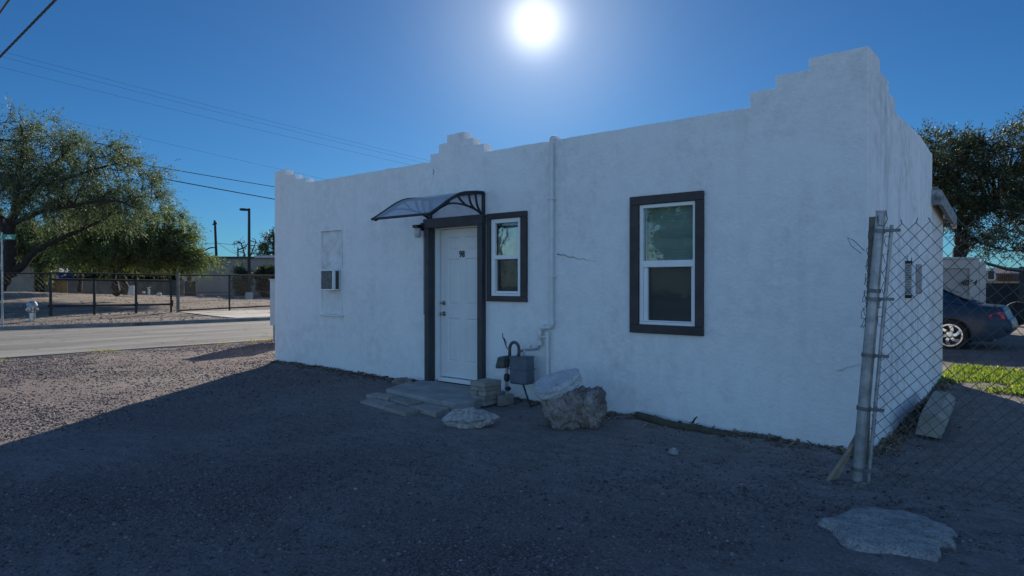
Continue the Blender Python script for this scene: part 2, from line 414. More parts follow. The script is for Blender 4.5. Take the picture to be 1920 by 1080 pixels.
ys = sorted(set([-60, -45, -35, -28, -22, -18, -15, -13, -11, -10, -9] + [round(-9 + .14*i, 3) for i in range(131)] + [9.6, 10, 10.5, 11, 12, 13, 14, 16, 18, 20, 23, 26, 30, 35, 40, 50, 65, 90, 130, 200, 320, 500]))
near_cols = [0, .1, .3, .6, .9, 1.2, 1.5, 1.8, 2.1, 2.4, 2.7, 3.0, 3.3, 3.6, 3.9, 4.2] + [round(4.2 + .14*i, 3) for i in range(1, 106)] + [19.5, 20.5, 22, 24, 27, 31, 36, 45, 60, 90, 150, 300]
far_cols = [300, 200, 120, 80, 60, 48, 38, 32, 28, 25, 23, 21, 19, 17, 15, 13, 11, 9.5, 8, 7, 6, 5, 4.2, 3.4, 2.7, 2, 1.4, .9, .5, .2, 0]
V, mid = [], []
for y in ys:
    a, b = kf(y), kn(y)
    if b - a < 4: b = a + 4
    row = [(a - c, y, gz(a - c - .001, y)) for c in far_cols] + [(a + .02, y, -.3), (b - .02, y, -.3)] + [(b + c, y, gz(b + c, y)) for c in near_cols]
    V += row
nc = len(far_cols) + 2 + len(near_cols)
Fq, mi = [], []
for j in range(len(ys) - 1):
    for i in range(nc - 1):
        Fq.append((j*nc+i, j*nc+i+1, (j+1)*nc+i+1, (j+1)*nc+i)); mi.append(1 if i < len(far_cols) else 0)
g = MB(); g.v = V; g.f = Fq; g.m = mi
finish(make('ground', g, [M['yard'], M['lot']], smooth=True, fix=False), kind='structure')

# road sheet and kerbs
rd = MB(); rows = [y for y in ys if y <= 320 and y >= -45]
for y in rows:
    a, b = kf(y), max(kn(y), kf(y)+4)
    for t in (0, .12, .3, .5, .7, .88, 1): rd.v.append((lerp(a, b, t), y, -.13 + .06*(1 - (2*t-1)**2)))
for j in range(len(rows)-1):
    for i in range(6): rd.f.append((j*7+i, j*7+i+1, (j+1)*7+i+1, (j+1)*7+i)); rd.m.append(0)
finish(make('road', rd, M['road'], smooth=True, fix=False), kind='structure')
def kerb(name, fx, sgn, y0, y1, top):
    k = MB(); yy = [y0 + (y1-y0)*i/90 for i in range(91)]
    sec = [(0, -.2), (0, top-.025), (.025, top), (.15, top), (.15, -.2)]
    for y in yy:
        for u, z in sec: k.v.append((fx(y) - sgn*.02 + sgn*u, y, z + (.012*noise.noise(Vector((u*9, y*1.7, 5))) if z > -.1 else 0)))
    n = len(sec)
    for j in range(90):
        for i in range(n-1): k.f.append((j*n+i, j*n+i+1, (j+1)*n+i+1, (j+1)*n+i)); k.m.append(0)
    return finish(make(name, k, M['kerb'], fix=True), kind='structure')
kerb('kerb', kn, 1, -14, 45, .03)
kerb('kerb', kf, -1, -20, 70, .0)
# concrete driveway apron and walk across the road
ap = MB(); n_ = 24
for j in range(n_+1):
    y = 6.9 + 22*j/n_
    for i in range(7):
        x = lerp(kf(y) - .16, -28.7, i/6); ap.v.append((x, y, gz(x, y) + .03 + (.0 if 0 < i < 6 else -.004)))
for j in range(n_):
    for i in range(6): ap.f.append((j*7+i, j*7+i+1, (j+1)*7+i+1, (j+1)*7+i)); ap.m.append(0)
finish(make('driveway_apron', ap, simple('pale concrete', (.40,.37,.33), .9, .3, .8, bscale=12, bdist=.01)), kind='structure')
# driveway behind the house
dv = MB()
dx = [-14 + i for i in range(46)]; dy = [6.1, 6.6, 7.5, 8.5, 10, 12, 14, 16]
for j, y in enumerate(dy):
    for x in dx:
        e = .12*noise.noise(Vector((x*.9, y, 1))) if j in (0, len(dy)-1) else 0
        dv.v.append((x, y + e*2, gz(x, y) + .006 + (.02 if 0 < j < len(dy)-1 else -.02)))
nx = len(dx)
for j in range(len(dy)-1):
    for i in range(nx-1): dv.f.append((j*nx+i, j*nx+i+1, (j+1)*nx+i+1, (j+1)*nx+i)); dv.m.append(0)
finish(make('driveway', dv, M['drive'], smooth=True, fix=False), kind='structure')

# loose stones over the yard (one mass nobody could count)
rs = np.random.RandomState(3)
def stones(pts, size, seed):
    r = np.random.RandomState(seed); n = len(pts)
    octv = np.array([(1,0,0),(0,1,0),(-1,0,0),(0,-1,0),(0,0,1),(0,0,-1)], dtype=np.float32)
    octf = np.array([(0,1,4),(1,2,4),(2,3,4),(3,0,4),(1,0,5),(2,1,5),(3,2,5),(0,3,5)])
    Vv = octv[None]*(1 + r.uniform(-.35, .35, (n,6,3))) * (size*r.lognormal(0, .38, n))[:,None,None]
    Vv[:,:,2] *= .62
    a = r.uniform(0, 2*np.pi, n); c, s_ = np.cos(a)[:,None], np.sin(a)[:,None]
    x, y = Vv[:,:,0].copy(), Vv[:,:,1].copy()
    Vv[:,:,0] = x*c - y*s_; Vv[:,:,1] = x*s_ + y*c
    b = r.uniform(-.6, .6, n)[:,None]; x, z = Vv[:,:,0].copy(), Vv[:,:,2].copy()
    Vv[:,:,0] = x*np.cos(b) - z*np.sin(b); Vv[:,:,2] = x*np.sin(b) + z*np.cos(b)
    Vv += np.array(pts, dtype=np.float32)[:,None,:]
    Ff = octf[None] + (np.arange(n)*6)[:,None,None]
    return Vv.reshape(-1,3), Ff.reshape(-1,3)
def scatter(n, sampler, dens):
    out = []
    while len(out) < n:
        x, y = sampler()
        if -9.4 < x < .05 and 0 < y < 4.3: continue
        if x < kn(y) + .25: continue
        if rnd.random() > dens(x, y): continue
        out.append((x, y, gz(x, y) + .001))
    return out
def dens(x, y):
    p = Vector((x*.5, y*.5, 9)); d = .55 + .9*noise.noise(p) + .5*noise.noise(p*4)
    # bare trodden soil in front of the house
    d -= .45*sstep(y, -2.6, -.4)*sstep(x, -7.5, -5)*(1 - sstep(x, -.5, .3))
    return max(.06, min(1, d))
def in_view():
    while True:
        px = rnd.uniform(-40, 1960); py = 1090 - 460*rnd.random()**.62
        p = at(px, py, F*CAMH/(py - HY))
        if py > 632: return p.x, p.y
P1 = scatter(46000, in_view, dens)
P2 = scatter(30000, lambda: (rnd.uniform(-13.6, -6), rnd.uniform(-7, 3)), lambda x, y: max(.25, dens(x, y)))
P3 = scatter(9000, lambda: (rnd.uniform(-1, 4), rnd.uniform(-5, 2)), dens)
Va, Fa = stones(P1, .0064, 1); Vb, Fb = stones(P2, .0105, 2); Vc, Fc_ = stones(P3, .009, 4)
Vall = np.concatenate([Va, Vb, Vc]); Fall = np.concatenate([Fa, Fb + len(Va), Fc_ + len(Va) + len(Vb)])
gs = np_make('gravel', Vall, Fall, M['stones']); finish(gs, 'loose purple brown crushed stone spread over the whole front yard', 'gravel', kind='stuff')

# ------------------------------------------------------------------ house
H0 = (-4.67, 0, 0)
house = thing('house', H0, 'single storey white stucco house with stepped parapet, dark grey trim and a door numbered 98', 'house')
T = .16
def grid_wall(us, ws, inside, T, conv, jit):
    """a slab of wall built of cells; inside(u, w) says which cells are solid; conv(u, d, w) -> point (d = depth behind the face)"""
    mb = MB(); idx = {}
    def vid(i, j, b):
        k = (i, j, b)
        if k not in idx:
            u, w = us[i], ws[j]; du, dw, dd = jit(u, w, b)
            idx[k] = len(mb.v); mb.v.append(tuple(conv(u + du, (T if b else 0) + dd, w + dw)))
        return idx[k]
    sol = lambda i, j: 0 <= i < len(us)-1 and 0 <= j < len(ws)-1 and inside((us[i]+us[i+1])/2, (ws[j]+ws[j+1])/2)
    for i in range(len(us)-1):
        for j in range(len(ws)-1):
            if not sol(i, j): continue
            for b in (0, 1): mb.f.append((vid(i,j,b), vid(i+1,j,b), vid(i+1,j+1,b), vid(i,j+1,b)))
            if not sol(i-1, j): mb.f.append((vid(i,j,0), vid(i,j+1,0), vid(i,j+1,1), vid(i,j,1)))
            if not sol(i+1, j): mb.f.append((vid(i+1,j,0), vid(i+1,j+1,0), vid(i+1,j+1,1), vid(i+1,j,1)))
            if not sol(i, j-1): mb.f.append((vid(i,j,0), vid(i+1,j,0), vid(i+1,j,1), vid(i,j,1)))
            if not sol(i, j+1): mb.f.append((vid(i,j+1,0), vid(i+1,j+1,0), vid(i+1,j+1,1), vid(i,j+1,1)))
    mb.m = [0]*len(mb.f); return mb
def cuts(brk, step):
    brk = sorted(set(brk)); out = []
    for a, b in zip(brk, brk[1:]):
        n = max(1, round((b-a)/step)); out += [a + (b-a)*i/n for i in range(n)]
    return out + [brk[-1]]
TOP = [(-9.34,3.325),(-8.99,3.215),(-8.72,3.12),(-8.385,3.035),(-5.40,3.14),(-5.23,3.25),(-5.07,3.355),(-4.757,3.25),(-4.60,3.155),(-4.41,3.045),(-1.01,3.18),(-.775,3.29),(-.48,3.395)]
def topz(x):
    z = TOP[0][1]
    for a, b in TOP:
        if x >= a: z = b
    return z
BW = (-2.178, -1.545, .947, 2.206)      # clear openings: big window, small window, door, patched window
SW = (-4.275, -3.785, 1.22, 2.182)
DR = (-5.36, -4.455, -.05, 2.13)
PT = (-7.94, -7.41, .885, 2.215)
def front_inside(x, z):
    if z > topz(x): return False
    return not any(a < x < b and c < z < d for a, b, c, d in (BW, SW, DR, PT))
def front_jit(x, z, b):
    p = Vector((x, 0, z))
    edge = any(abs(x-a) < 1e-4 or abs(x-b_) < 1e-4 or abs(z-c) < 1e-4 or abs(z-d) < 1e-4 for a, b_, c, d in (BW, SW, DR)) and z < 2.3
    if b or edge or z < -.2: return (0, 0, 0)
    dd = .006*noise.noise(p*1.3) + .003*noise.noise(p*5)
    dz = .012*noise.noise(Vector((x*3.1, 1, 0))) + .008*noise.noise(Vector((x*11, 2, 0))) if z > 2.99 else 0
    dx_ = .008*noise.noise(Vector((z*9, 4, x*3))) if z > 3.0 else 0
    return (dx_, dz, dd)
us = cuts([-9.34, 0] + [a for a, _ in TOP] + [v for q in (BW, SW, DR, PT) for v in q[:2]], .09)
ws = cuts([-.3, -.05] + [b for _, b in TOP] + [v for q in (BW, SW, DR, PT) for v in q[2:]], .11)
fw = grid_wall(us, ws, front_inside, T, lambda u, d, z: (u, d, z), front_jit)
make('wall', fw, M['wall'], house, bevel=.016, smooth=True, seg=2, sharp=True)
# side wall, facing the chain link fence
STP = [(.16,3.40),(.45,3.285),(.80,3.175),(1.09,3.05)]
def side_top(y):
    z = STP[0][1]
    for a, b in STP:
        if y >= a: z = b
    return z
def side_jit(y, z, b):
    dz = 0
    if z > 2.99 and y > 2.3: dz = -.085*(y - 2.3)/.99
    if z > 2.99: dz += .010*noise.noise(Vector((y*4, 7, 0)))
    if b: return (0, dz, 0)
    return (0, dz, .006*noise.noise(Vector((3, y*1.3, z*1.3))) - .002)
us2 = cuts([.165, 3.29] + [a for a, _ in STP[1:]], .1); ws2 = cuts([-.3] + [b for _, b in STP], .12)
sw = grid_wall(us2, ws2, lambda y, z: z < side_top(y), T, lambda u, d, z: (-d, u, z), side_jit)
o = make('wall', sw, M['wall_side'], house, bevel=.016, smooth=True, sharp=True); o['label'] = 'streaked and weathered side wall'
# lower rear addition, its side flush behind the main wall
ad_ = MB()
ad_.prism([(3.295,-.3),(4.28,-.3),(4.28,2.30),(3.295,2.46)], -.012, -.16, lambda u, v, a: (a, u, v))
make('wall', ad_, M['wall_add'], house)
rest = MB()
rest.box(-9.34, -9.18, .165, 4.28, -.3, 3.03); rest.box(-9.175, -.165, 4.12, 4.28, -.3, 2.28); rest.box(-9.175, -.165, 3.13, 3.29, 2.3, 2.95)
make('wall', rest, M['wall'], house)
rf = MB(); rf.box(-9.17, -.17, .17, 3.12, 2.72, 2.80)
rf.prism([(3.30,2.485),(3.30,2.56),(4.55,2.335),(4.55,2.26)], -9.5, .055, lambda u, v, a: (a, u, v))
make('roof', rf, simple('grey roofing', (.22,.21,.20), .9, .3, 4), house)
fb = MB(); fb.prism([(3.27,2.34),(3.27,2.505),(4.60,2.29),(4.60,2.12)], .06, .105, lambda u, v, a: (a, u, v))
fb.box(-.0, .105, 3.225, 3.268, 2.33, 2.51)
make('fascia', fb, simple('peeling fascia paint', (.36,.36,.37), .8, .75, 16, col2=(.10,.09,.085)), house, bevel=.003)
# patched-over window in the front wall
pt = MB(); 
for_n = cuts([PT[0]+.002, PT[1]-.002], .06); for_m = cuts([PT[2]+.002, PT[3]-.002], .06)
pt = grid_wall(for_n, for_m, lambda u, v: True, .08, lambda u, d, z: (u, .016 + d, z), lambda u, v, b: (0, 0, 0 if b else .006*noise.noise(Vector((u*8, 1, v*8)))))
make('wall_patch', pt, M['wall_patch'], house)
ps = MB(); ps.box(-7.96, -7.35, -.045, -.002, .862, .886); ps.box(-7.95, -7.39, -.018, -.002, 2.205, 2.222)
ps.box(-7.405, -7.385, -.014, -.002, .89, 2.2)
make('patch_sill', ps, M['wall'], house, bevel=.004)
# cracks in the plaster
def crack(pts, w):
    mb = MB(); k = len(pts)
    for i, (x, z) in enumerate(pts):
        ww = w*(1 - i/k)*rnd.uniform(.6, 1.2); y = -.006
        mb.v += [(x - ww*.3, y, z - ww), (x + ww*.3, y, z + ww), (x, .02, z)]
    for i in range(k-1):
        for a, b in ((0,1),(1,2),(2,0)): mb.f.append((i*3+a, i*3+b, (i+1)*3+b, (i+1)*3+a)); mb.m.append(0)
    return mb
def walk(p, q, n, amp):
    return [(lerp(p[0], q[0], i/n) + rnd.uniform(-amp, amp), lerp(p[1], q[1], i/n) + rnd.uniform(-amp, amp)) for i in range(n+1)]
cr_m = simple('dark grey crack line', (.16,.155,.15), .95, .2, 9)  # dark grey ribbons drawing the cracks
cr = crack(walk((-3.24,1.72),(-2.74,1.62), 14, .012), .006)
c2 = crack(walk((-5.32,2.92),(-5.36,2.72), 8, .012), .006); c3 = crack(walk((-.25,.62),(-.02,.70), 8, .008), .002)
for c in (cr, c2, c3): make('crack', c, cr_m, house)

# windows -----------------------------------------------------------
def window(o_, cas, upper, lower, blind):
    """o_: opening; cas: outer casing rectangle; upper / lower: glass rectangles"""
    x0, x1, z0, z1 = o_; a0, a1, b0, b1 = cas
    wnd = MB()
    for r in ((a0, a1, z1, b1), (a0, a1, b0, z0), (a0, x0, z0+.0005, z1-.0005), (x1, a1, z0+.0005, z1-.0005)):
        wnd.box(r[0], r[1], -.036, .012, r[2], r[3])
    win = make('window', wnd, M['trim_warm'], house, bevel=.006)
    fr = MB(); e = .003
    ux0, ux1, uz0, uz1 = upper; lx0, lx1, lz0, lz1 = lower
    y0, y1 = -.012, .09
    fr.box(x0+e, ux0, y0, y1, z0+e, z1-e); fr.box(ux1, x1-e, y0, y1, z0+e, z1-e)
    fr.box(ux0, ux1, y0, y1, uz1, z1-e); fr.box(ux0, ux1, y0, y1, z0+e, z0+.034)
    fr.box(ux0, ux1, y0+.004, y1, lz1 + .004, uz0)
    make('frame', fr, M['white'], win, bevel=.004)
    sh = MB(); d = .018
    sh.box(ux0+.001, lx0, y0+d, y1-.01, z0+.036, lz1+.003); sh.box(lx1, ux1-.001, y0+d, y1-.01, z0+.036, lz1+.003)
    sh.box(lx0, lx1, y0+d, y1-.01, z0+.036, lz0)
    make('sash', sh, M['white'], win, bevel=.004)
    gp = MB(); gp.box(ux0+.001, ux1-.001, .022, .026, uz0+.001, uz1-.001); make('pane', gp, M['glass'], win)
    gp = MB(); gp.box(lx0+.001, lx1-.001, .046, .050, lz0+.001, lz1-.001); make('pane', gp, M['glass'], win)
    sc_ = MB(); sc_.box(lx0+.001, lx1-.001, .030, .032, lz0+.001, lz1-.001); make('insect_screen', sc_, M['screen'], win)
    bl = MB(); z = z0 + .02; k = 0
    while z < z1 - .01:
        zz = z + .0015*math.sin(k*2.1); t = R(62 + 6*math.sin(k*.7))
        c, s_ = math.cos(t)*.0125, math.sin(t)*.0125
        bl.add([(ux0, .115-c, zz-s_), (ux1, .115-c, zz-s_), (ux1, .115+c, zz+s_), (ux0, .115+c, zz+s_)], [(0,1,2,3)]); z += .0215; k += 1
    make('blind', bl, blind, win, fix=False)
    return win
window(BW, (-2.283, -1.46, .86, 2.296), (-2.137, -1.577, 1.618, 2.167), (-2.088, -1.60, .995, 1.545), M['blind'])
window(SW, (-4.336, -3.693, 1.155, 2.252), (-4.212, -3.84, 1.728, 2.128), (-4.205, -3.846, 1.283, 1.674), M['blindw'])

# door --------------------------------------------------------------
dz0 = .10
dc = MB(); y0, y1 = -.075, .05
dc.box(-5.437, -5.357, y0, y1, .03, 2.125); dc.box(-4.457, -4.372, y0, y1, .05, 2.125); dc.box(-5.455, -4.368, y0-.006, y1, 2.126, 2.25)
door = make('door', dc, M['trim'], house, bevel=.005)
jb = MB(); jb.box(-5.356, -5.318, .051, .158, dz0-.03, 2.128); jb.box(-4.494, -4.458, .051, .158, dz0-.03, 2.128); jb.box(-5.317, -4.495, .051, .158, 2.112, 2.128)
jb.box(-5.317, -4.495, .06, .2, dz0-.05, dz0)
make('jamb', jb, M['white'], door, bevel=.003)
# slab with six recessed panels
sx0, sx1, sz0, sz1 = -5.305, -4.503, dz0+.012, 2.108
cols = [(.125, .345), (.455, .675)]; rows_ = [(.20, .80), (.97, 1.60), (1.70, 1.89)]
wv_ = sx1 - sx0
pan = [(sx0 + a*wv_/.8, sx0 + b*wv_/.8, sz0 + c, sz0 + d) for a, b in cols for c, d in rows_]
uu = sorted(set([sx0, sx1] + [v for q in pan for v in q[:2]])); ww_ = sorted(set([sz0, sz1] + [v for q in pan for v in q[2:]]))
dm = MB()
for i in range(len(uu)-1):
    for j in range(len(ww_)-1):
        cx_, cz_ = (uu[i]+uu[i+1])/2, (ww_[j]+ww_[j+1])/2
        if any(a < cx_ < b and c < cz_ < d for a, b, c, d in pan):
            a, b, c, d = uu[i], uu[i+1], ww_[j], ww_[j+1]; y = .118
            prev = None
            rings = [(0, 0), (.012, .011), (.022, .011), (.045, .003)]
            vs = [(x, y + dd, z) for o2, dd in rings for x, z in ((a+o2, c+o2), (b-o2, c+o2), (b-o2, d-o2), (a+o2, d-o2))]
            fs = [(r*4+k, r*4+(k+1)%4, r*4+4+(k+1)%4, r*4+4+k) for r in range(3) for k in range(4)] + [(12,13,14,15)]
            dm.add(vs, fs)
        else:
            dm.add([(uu[i],.118,ww_[j]),(uu[i+1],.118,ww_[j]),(uu[i+1],.118,ww_[j+1]),(uu[i],.118,ww_[j+1])], [(0,1,2,3)])
dm.add([(sx0,.118,sz0),(sx1,.118,sz0),(sx1,.118,sz1),(sx0,.118,sz1),(sx0,.157,sz0),(sx1,.157,sz0),(sx1,.157,sz1),(sx0,.157,sz1)], [(4,5,6,7),(0,1,5,4),(1,2,6,5),(2,3,7,6),(3,0,4,7)])
make('door_leaf', dm, M['door'], door)
bk = MB(); bk.box(-5.32, -4.49, .159, .17, .05, 2.13); make('door_backing', bk, M['black'], door)  # black sheet across the whole opening behind the leaf
for zc, kind in ((1.112, 0), (.966, 1)):
    kb = MB(); xk = -5.245
    kb.lathe([(.032, 0), (.032, .008), (.027, .013), (.012, .014), (.011, .03), (.024 if kind else .016, .036), (.028 if kind else .017, .05), (.022 if kind else .014, .062), (.004, .066)], (xk, .118, zc), (0, -1, 0), 20)
    make('door_knob' if kind else 'deadbolt', kb, M['steel'], door, smooth=False)
def text_mesh(name, body, size, loc, rot, m, parent, depth=.004, space=1.0, shear=0, xs=1.0, bold=0):
    cu = bpy.data.curves.new(name, 'FONT'); cu.body = body; cu.size = size; cu.extrude = depth; cu.space_character = space; cu.shear = shear
    cu.align_x = 'CENTER'; cu.align_y = 'CENTER'; cu.offset = bold
    t = bpy.data.objects.new(name, cu); COL.objects.link(t)
    bpy.context.view_layer.update()
    me = bpy.data.meshes.new_from_object(t.evaluated_get(bpy.context.evaluated_depsgraph_get()))
    bpy.data.objects.remove(t); bpy.data.curves.remove(cu)
    me.transform(Matrix.Translation(Vector(loc) - Vector(root_loc(parent))) @ rot.to_4x4() @ Matrix.Diagonal((xs, 1, 1, 1)))
    return link_mesh(name, me, m, parent, 0, False)
face_front = Matrix.Rotation(R(90), 3, 'X')
text_mesh('house_number', '98', .118, (-4.905, .113, 1.765), face_front, M['black'], door, .003, 1.1, 0, .8, .0025)

# awning over the door ----------------------------------------------
aw = thing('awning', (-5.05, 0, 2.1), 'curved translucent awning on black brackets mounted over the front door', 'awning')
up = [(-.035,2.512),(-.15,2.507),(-.274,2.491),(-.38,2.475),(-.462,2.452),(-.53,2.422),(-.598,2.387),(-.67,2.345),(-.731,2.305),(-.80,2.262),(-.861,2.225),(-.92,2.19),(-.962,2.167)]
lo = [(-.03,2.245),(-.10,2.28),(-.178,2.307),(-.27,2.33),(-.369,2.344),(-.46,2.349),(-.553,2.347),(-.661,2.324),(-.775,2.27),(-.887,2.198),(-.955,2.166)]
def bracket(x):
    b = MB(); hw = .014
    def strip(pts, th):
        pl = []
        q = [Vector((0, p[0], p[1])) for p in pts]
        L_, R_ = [], []
        for i, p in enumerate(q):
            d = (q[min(i+1, len(q)-1)] - q[max(i-1, 0)]).normalized(); nn = Vector((0, -d.z, d.y))*th
            L_.append(p + nn); R_.append(p - nn)
        n = len(q)
        vs = [v + Vector((x - hw, 0, 0)) for v in L_ + R_] + [v + Vector((x + hw, 0, 0)) for v in L_ + R_]
        fs = []
        for i in range(n-1):
            fs += [(i, i+1, n+i+1, n+i), (2*n+i, 3*n+i, 3*n+i+1, 2*n+i+1), (i, 2*n+i, 2*n+i+1, i+1), (n+i, n+i+1, 3*n+i+1, 3*n+i)]
        fs += [(0, n, 3*n, 2*n), (n-1, 2*n+n-1, 3*n+n-1, 2*n-1)]
        b.add(vs, fs)
    strip(up, .012); strip(lo, .010)
    for t0, t1, bow in ((.10, .035, .05), (.22, .15, .05), (.42, .20, .04), (.60, .52, .015), (.72, .66, .01)):
        pa = Vector((0, -t0*1.0 - .06, pw(t0 + .06, [(-p, q) for p, q in up]))); pb = Vector((0, -t1, pw(t1, [(-p, q) for p, q in lo])))
        pts = []
        for i in range(7):
            t = i/6; p = pa.lerp(pb, t); pts.append((p.y - bow*math.sin(math.pi*t)*.6, p.z - bow*.5*math.sin(math.pi*t)))
        strip(pts, .008)
    b.box(x - .022, x + .022, -.03, -.002, 2.23, 2.52)
    return b
bk1 = bracket(-4.40); make('bracket', bk1, M['awnmetal'], aw, bevel=.003)
bk1 = bracket(-5.375); make('bracket', bk1, M['awnmetal'], aw, bevel=.003)
pn = MB(); xa, xb = -5.425, -4.385
upo = [(y, z + .019) for y, z in up]; k = len(upo)
for x in (xa, xb):
    for y, z in upo: pn.v.append((x, y, z + .002))
for i in range(k-1): pn.f.append((i, i+1, k+i+1, k+i)); pn.m.append(0)
make('canopy_panel', pn, M['poly'], aw, smooth=False)
ed = MB(); ed.tube([(xa, y, z + .002) for y, z in upo], .0125, 6); ed.tube([(xb+.006, y, z + .002) for y, z in upo], .0125, 6)
ed.tube([(xa-.01, upo[-1][0], upo[-1][1]), (xb+.01, upo[-1][0], upo[-1][1])], .016, 8); ed.tube([(xa, -.02, 2.53), (xb, -.02, 2.53)], .012, 6)
make('edge_rail', ed, M['awnmetal'], aw)

# wall lamp left of the door -----------------------------------------
lp = thing('wall_lamp', (-5.53, 0, 2.0), 'small jar shaped wall lamp with dark cap left of the door', 'lamp')
q = MB(); q.box(-5.575, -5.47, -.17, -.06, 2.135, 2.175); q.box(-5.55, -5.49, -.06, -.002, 2.10, 2.20); q.box(-5.49, -5.44, -.10, -.077, 2.15, 2.20); make('cap', q, M['black'], lp, bevel=.008)
q = MB(); q.lathe([(.03,0),(.046,.012),(.05,.06),(.048,.115),(.04,.13)], (-5.522, -.115, 2.003), (0,0,1), 16)
make('jar', q, simple('frosted jar glass', (.55,.55,.55), .2, .3, 18), lp, smooth=True)
q = MB(); q.box(-5.512, -5.488, -.022, -.002, .95, 2.10, 0); q.box(-5.478, -5.462, -.03, -.002, .95, 2.08, 1)  # white door trim strip, with a grey strip painted for its shadow gap
finish(make('trim_shadow', q, [M['gapgrey'], M['pvc']], org=(-5.5, 0, .95)), 'thin grey and white strips beside the door frame, the grey one painted for a shadow gap', 'trim_shadow')

# air conditioner in the patched window -------------------------------
def air_con(name, x0, x1, z0, z1, pr, label):
    a = thing(name, ((x0+x1)/2, 0, z0), label, 'air conditioner')
    c = MB(); t = .018
    c.box(x0, x1, -pr, .012, z0, z0+t); c.box(x0, x1, -pr, .012, z1-t, z1); c.box(x0, x0+t, -pr, .012, z0+t, z1-t)
    c.box(x1-t, x1, -pr, -pr*.62, z0+t, z1-t); c.box(x1-t, x1, -pr*.08, .012, z0+t, z1-t)
    make('case', c, M['white'], a, bevel=.003)
    gq = MB(); n = 26
    for i in range(n):
        x = x0 + .022 + (x1 - x0 - .05)*i/(n-1); gq.box(x, x+.004, -pr+.010, -pr+.03, z0+t, z1-t)
    for j in range(5):
        z = z0 + .05 + j*(z1-z0-.1)/4; gq.box(x0+t, x1-t, -pr+.006, -pr+.009, z, z+.004)
    make('grille', gq, simple('dusty grille', (.34,.32,.31), .8, .5, 30), a)
    gq = MB(); gq.box(x0+t, x1-t-.001, -pr+.034, -.002, z0+t, z1-t); make('core', gq, simple('dusty coil', (.085,.08,.078), .9, .4, 30), a)
    gq = MB()
    for i in range(9):
        z = z0 + .03 + i*(z1-z0-.07)/8; gq.box(x1-.012, x1-.001, -pr*.60, -pr*.1, z, z+.008)
    make('side_louver', gq, simple('rusty louver', (.26,.225,.17), .8, .5, 30), a)
    return a
air_con('air_conditioner', -7.79, -7.45, 1.27, 1.59, .13, 'small white window air conditioner with dusty grille set in the patched front wall')
# the one on the side wall
a = thing('air_conditioner', (.045, 1.82, 1.23), 'shallow air conditioner with ribbed side louver on the side wall behind the fence', 'air conditioner')
c = MB(); c.box(.001, .088, 1.625, 2.02, 1.245, 1.605); make('case', c, M['wall_side'], a, bevel=.006)
c = MB()
for i in range(17): c.box(.006, .058, 1.612, 1.624, 1.275 + i*.018, 1.283 + i*.018)
make('side_louver', c, simple('louver grey', (.20,.20,.19), .7, .4, 20), a)
c = MB(); c.box(.003, .066, 1.607, 1.6235, 1.585, 1.612); make('bracket', c, M['black'], a)
c = MB(); c.box(.003, .062, 1.607, 1.6235, 1.228, 1.262); make('bracket', c, M['black'], a)
c = MB(); c.box(.089, .094, 1.66, 1.99, 1.27, 1.58); make('front_panel', c, simple('stained panel', (.36,.33,.33), .8, .4, 25), a)
c = MB(); c.tube([(.02,1.615,1.61),(.02,1.61,1.65),(.025,1.63,1.66)], .004, 5); make('hook', c, M['black'], a); c = MB(); c.tube([(.06,1.615,1.61),(.062,1.61,1.645)], .004, 5); make('hook', c, M['black'], a)

# cabinet on legs at the kerb, just showing past the far corner of the house
c0 = at(506, 610, 16.0); zk = gz(c0.x, c0.y)
cb = thing('utility_cabinet', (c0.x, c0.y, zk), 'pale utility cabinet on legs at the kerb showing past the far corner of the house', 'cabinet')
q = MB(); q.box(c0.x, c0.x + .45, c0.y, c0.y + 1.1, .37, 1.44); q.box(c0.x - .02, c0.x + .47, c0.y - .02, c0.y + 1.12, 1.443, 1.475); make('cabinet_body', q, simple('box paint', (.55,.55,.57), .6, .15, 5), cb, bevel=.008)
for lx, ly in ((.05,.05),(.36,.05),(.05,1.0),(.36,1.0)):
    q = MB(); q.box(c0.x + lx, c0.x + lx + .05, c0.y + ly, c0.y + ly + .05, zk - .1, .368); make('leg', q, M['galv'], cb)

# white drain pipe ----------------------------------------------------
pr_ = thing('drain_pipe', (-3.3, -.04, .1), 'white painted pipe running from the roof down the front wall to the gas meter', 'pipe')
def elbow(a, b, c, r=.05, n=5):
    a, b, c = map(Vector, (a, b, c)); d1 = (a-b).normalized(); d2 = (c-b).normalized()
    p, q = b + d1*r, b + d2*r
    return [p.lerp(b, t).lerp(b.lerp(q, t), t) for t in [i/n for i in range(n+1)]]
Y = -.045
pts = [(-3.305, .25, 3.03)] + elbow((-3.305,.25,3.03), (-3.305,Y,3.085), (-3.305,Y,2), .07) + elbow((-3.305,Y,2), (-3.305,Y,.865), (-3.49,Y,.865), .05) + elbow((-3.305,Y,.865),(-3.478,Y,.865),(-3.478,Y,.7),.045) + [(-3.478, Y, .66)]
q = MB(); q.tube(pts, .027, 12); make('pipe', q, M['pvc'], pr_, smooth=True)
q = MB()
for zz in (2.35, 1.45):
    q = MB(); q.box(-3.345, -3.265, Y-.031, -.002, zz, zz+.02); make('strap', q, M['pvc'], pr_)
for c_, ax in (((-3.478,Y,.80),(0,0,1)), ((-3.478,Y,.68),(0,0,1)), ((-3.42,Y,.865),(1,0,0)), ((-3.305,Y,.93),(0,0,1))):
    q = MB(); q.lathe([(.034,-.025),(.034,.025)], c_, ax, 12); make('coupling', q, M['pvc'], pr_)
q = MB(); q.tube([(-3.478,Y,.755),(-3.37,Y,.755)], .014, 8); q.tube([(-3.365,Y,.80),(-3.365,Y,.0)], .021, 10); q.lathe([(.027,-.03),(.027,.02),(.02,.03)], (-3.365,Y,.79), (0,0,1), 10)
make('branch_pipe', q, M['pvc'], pr_)
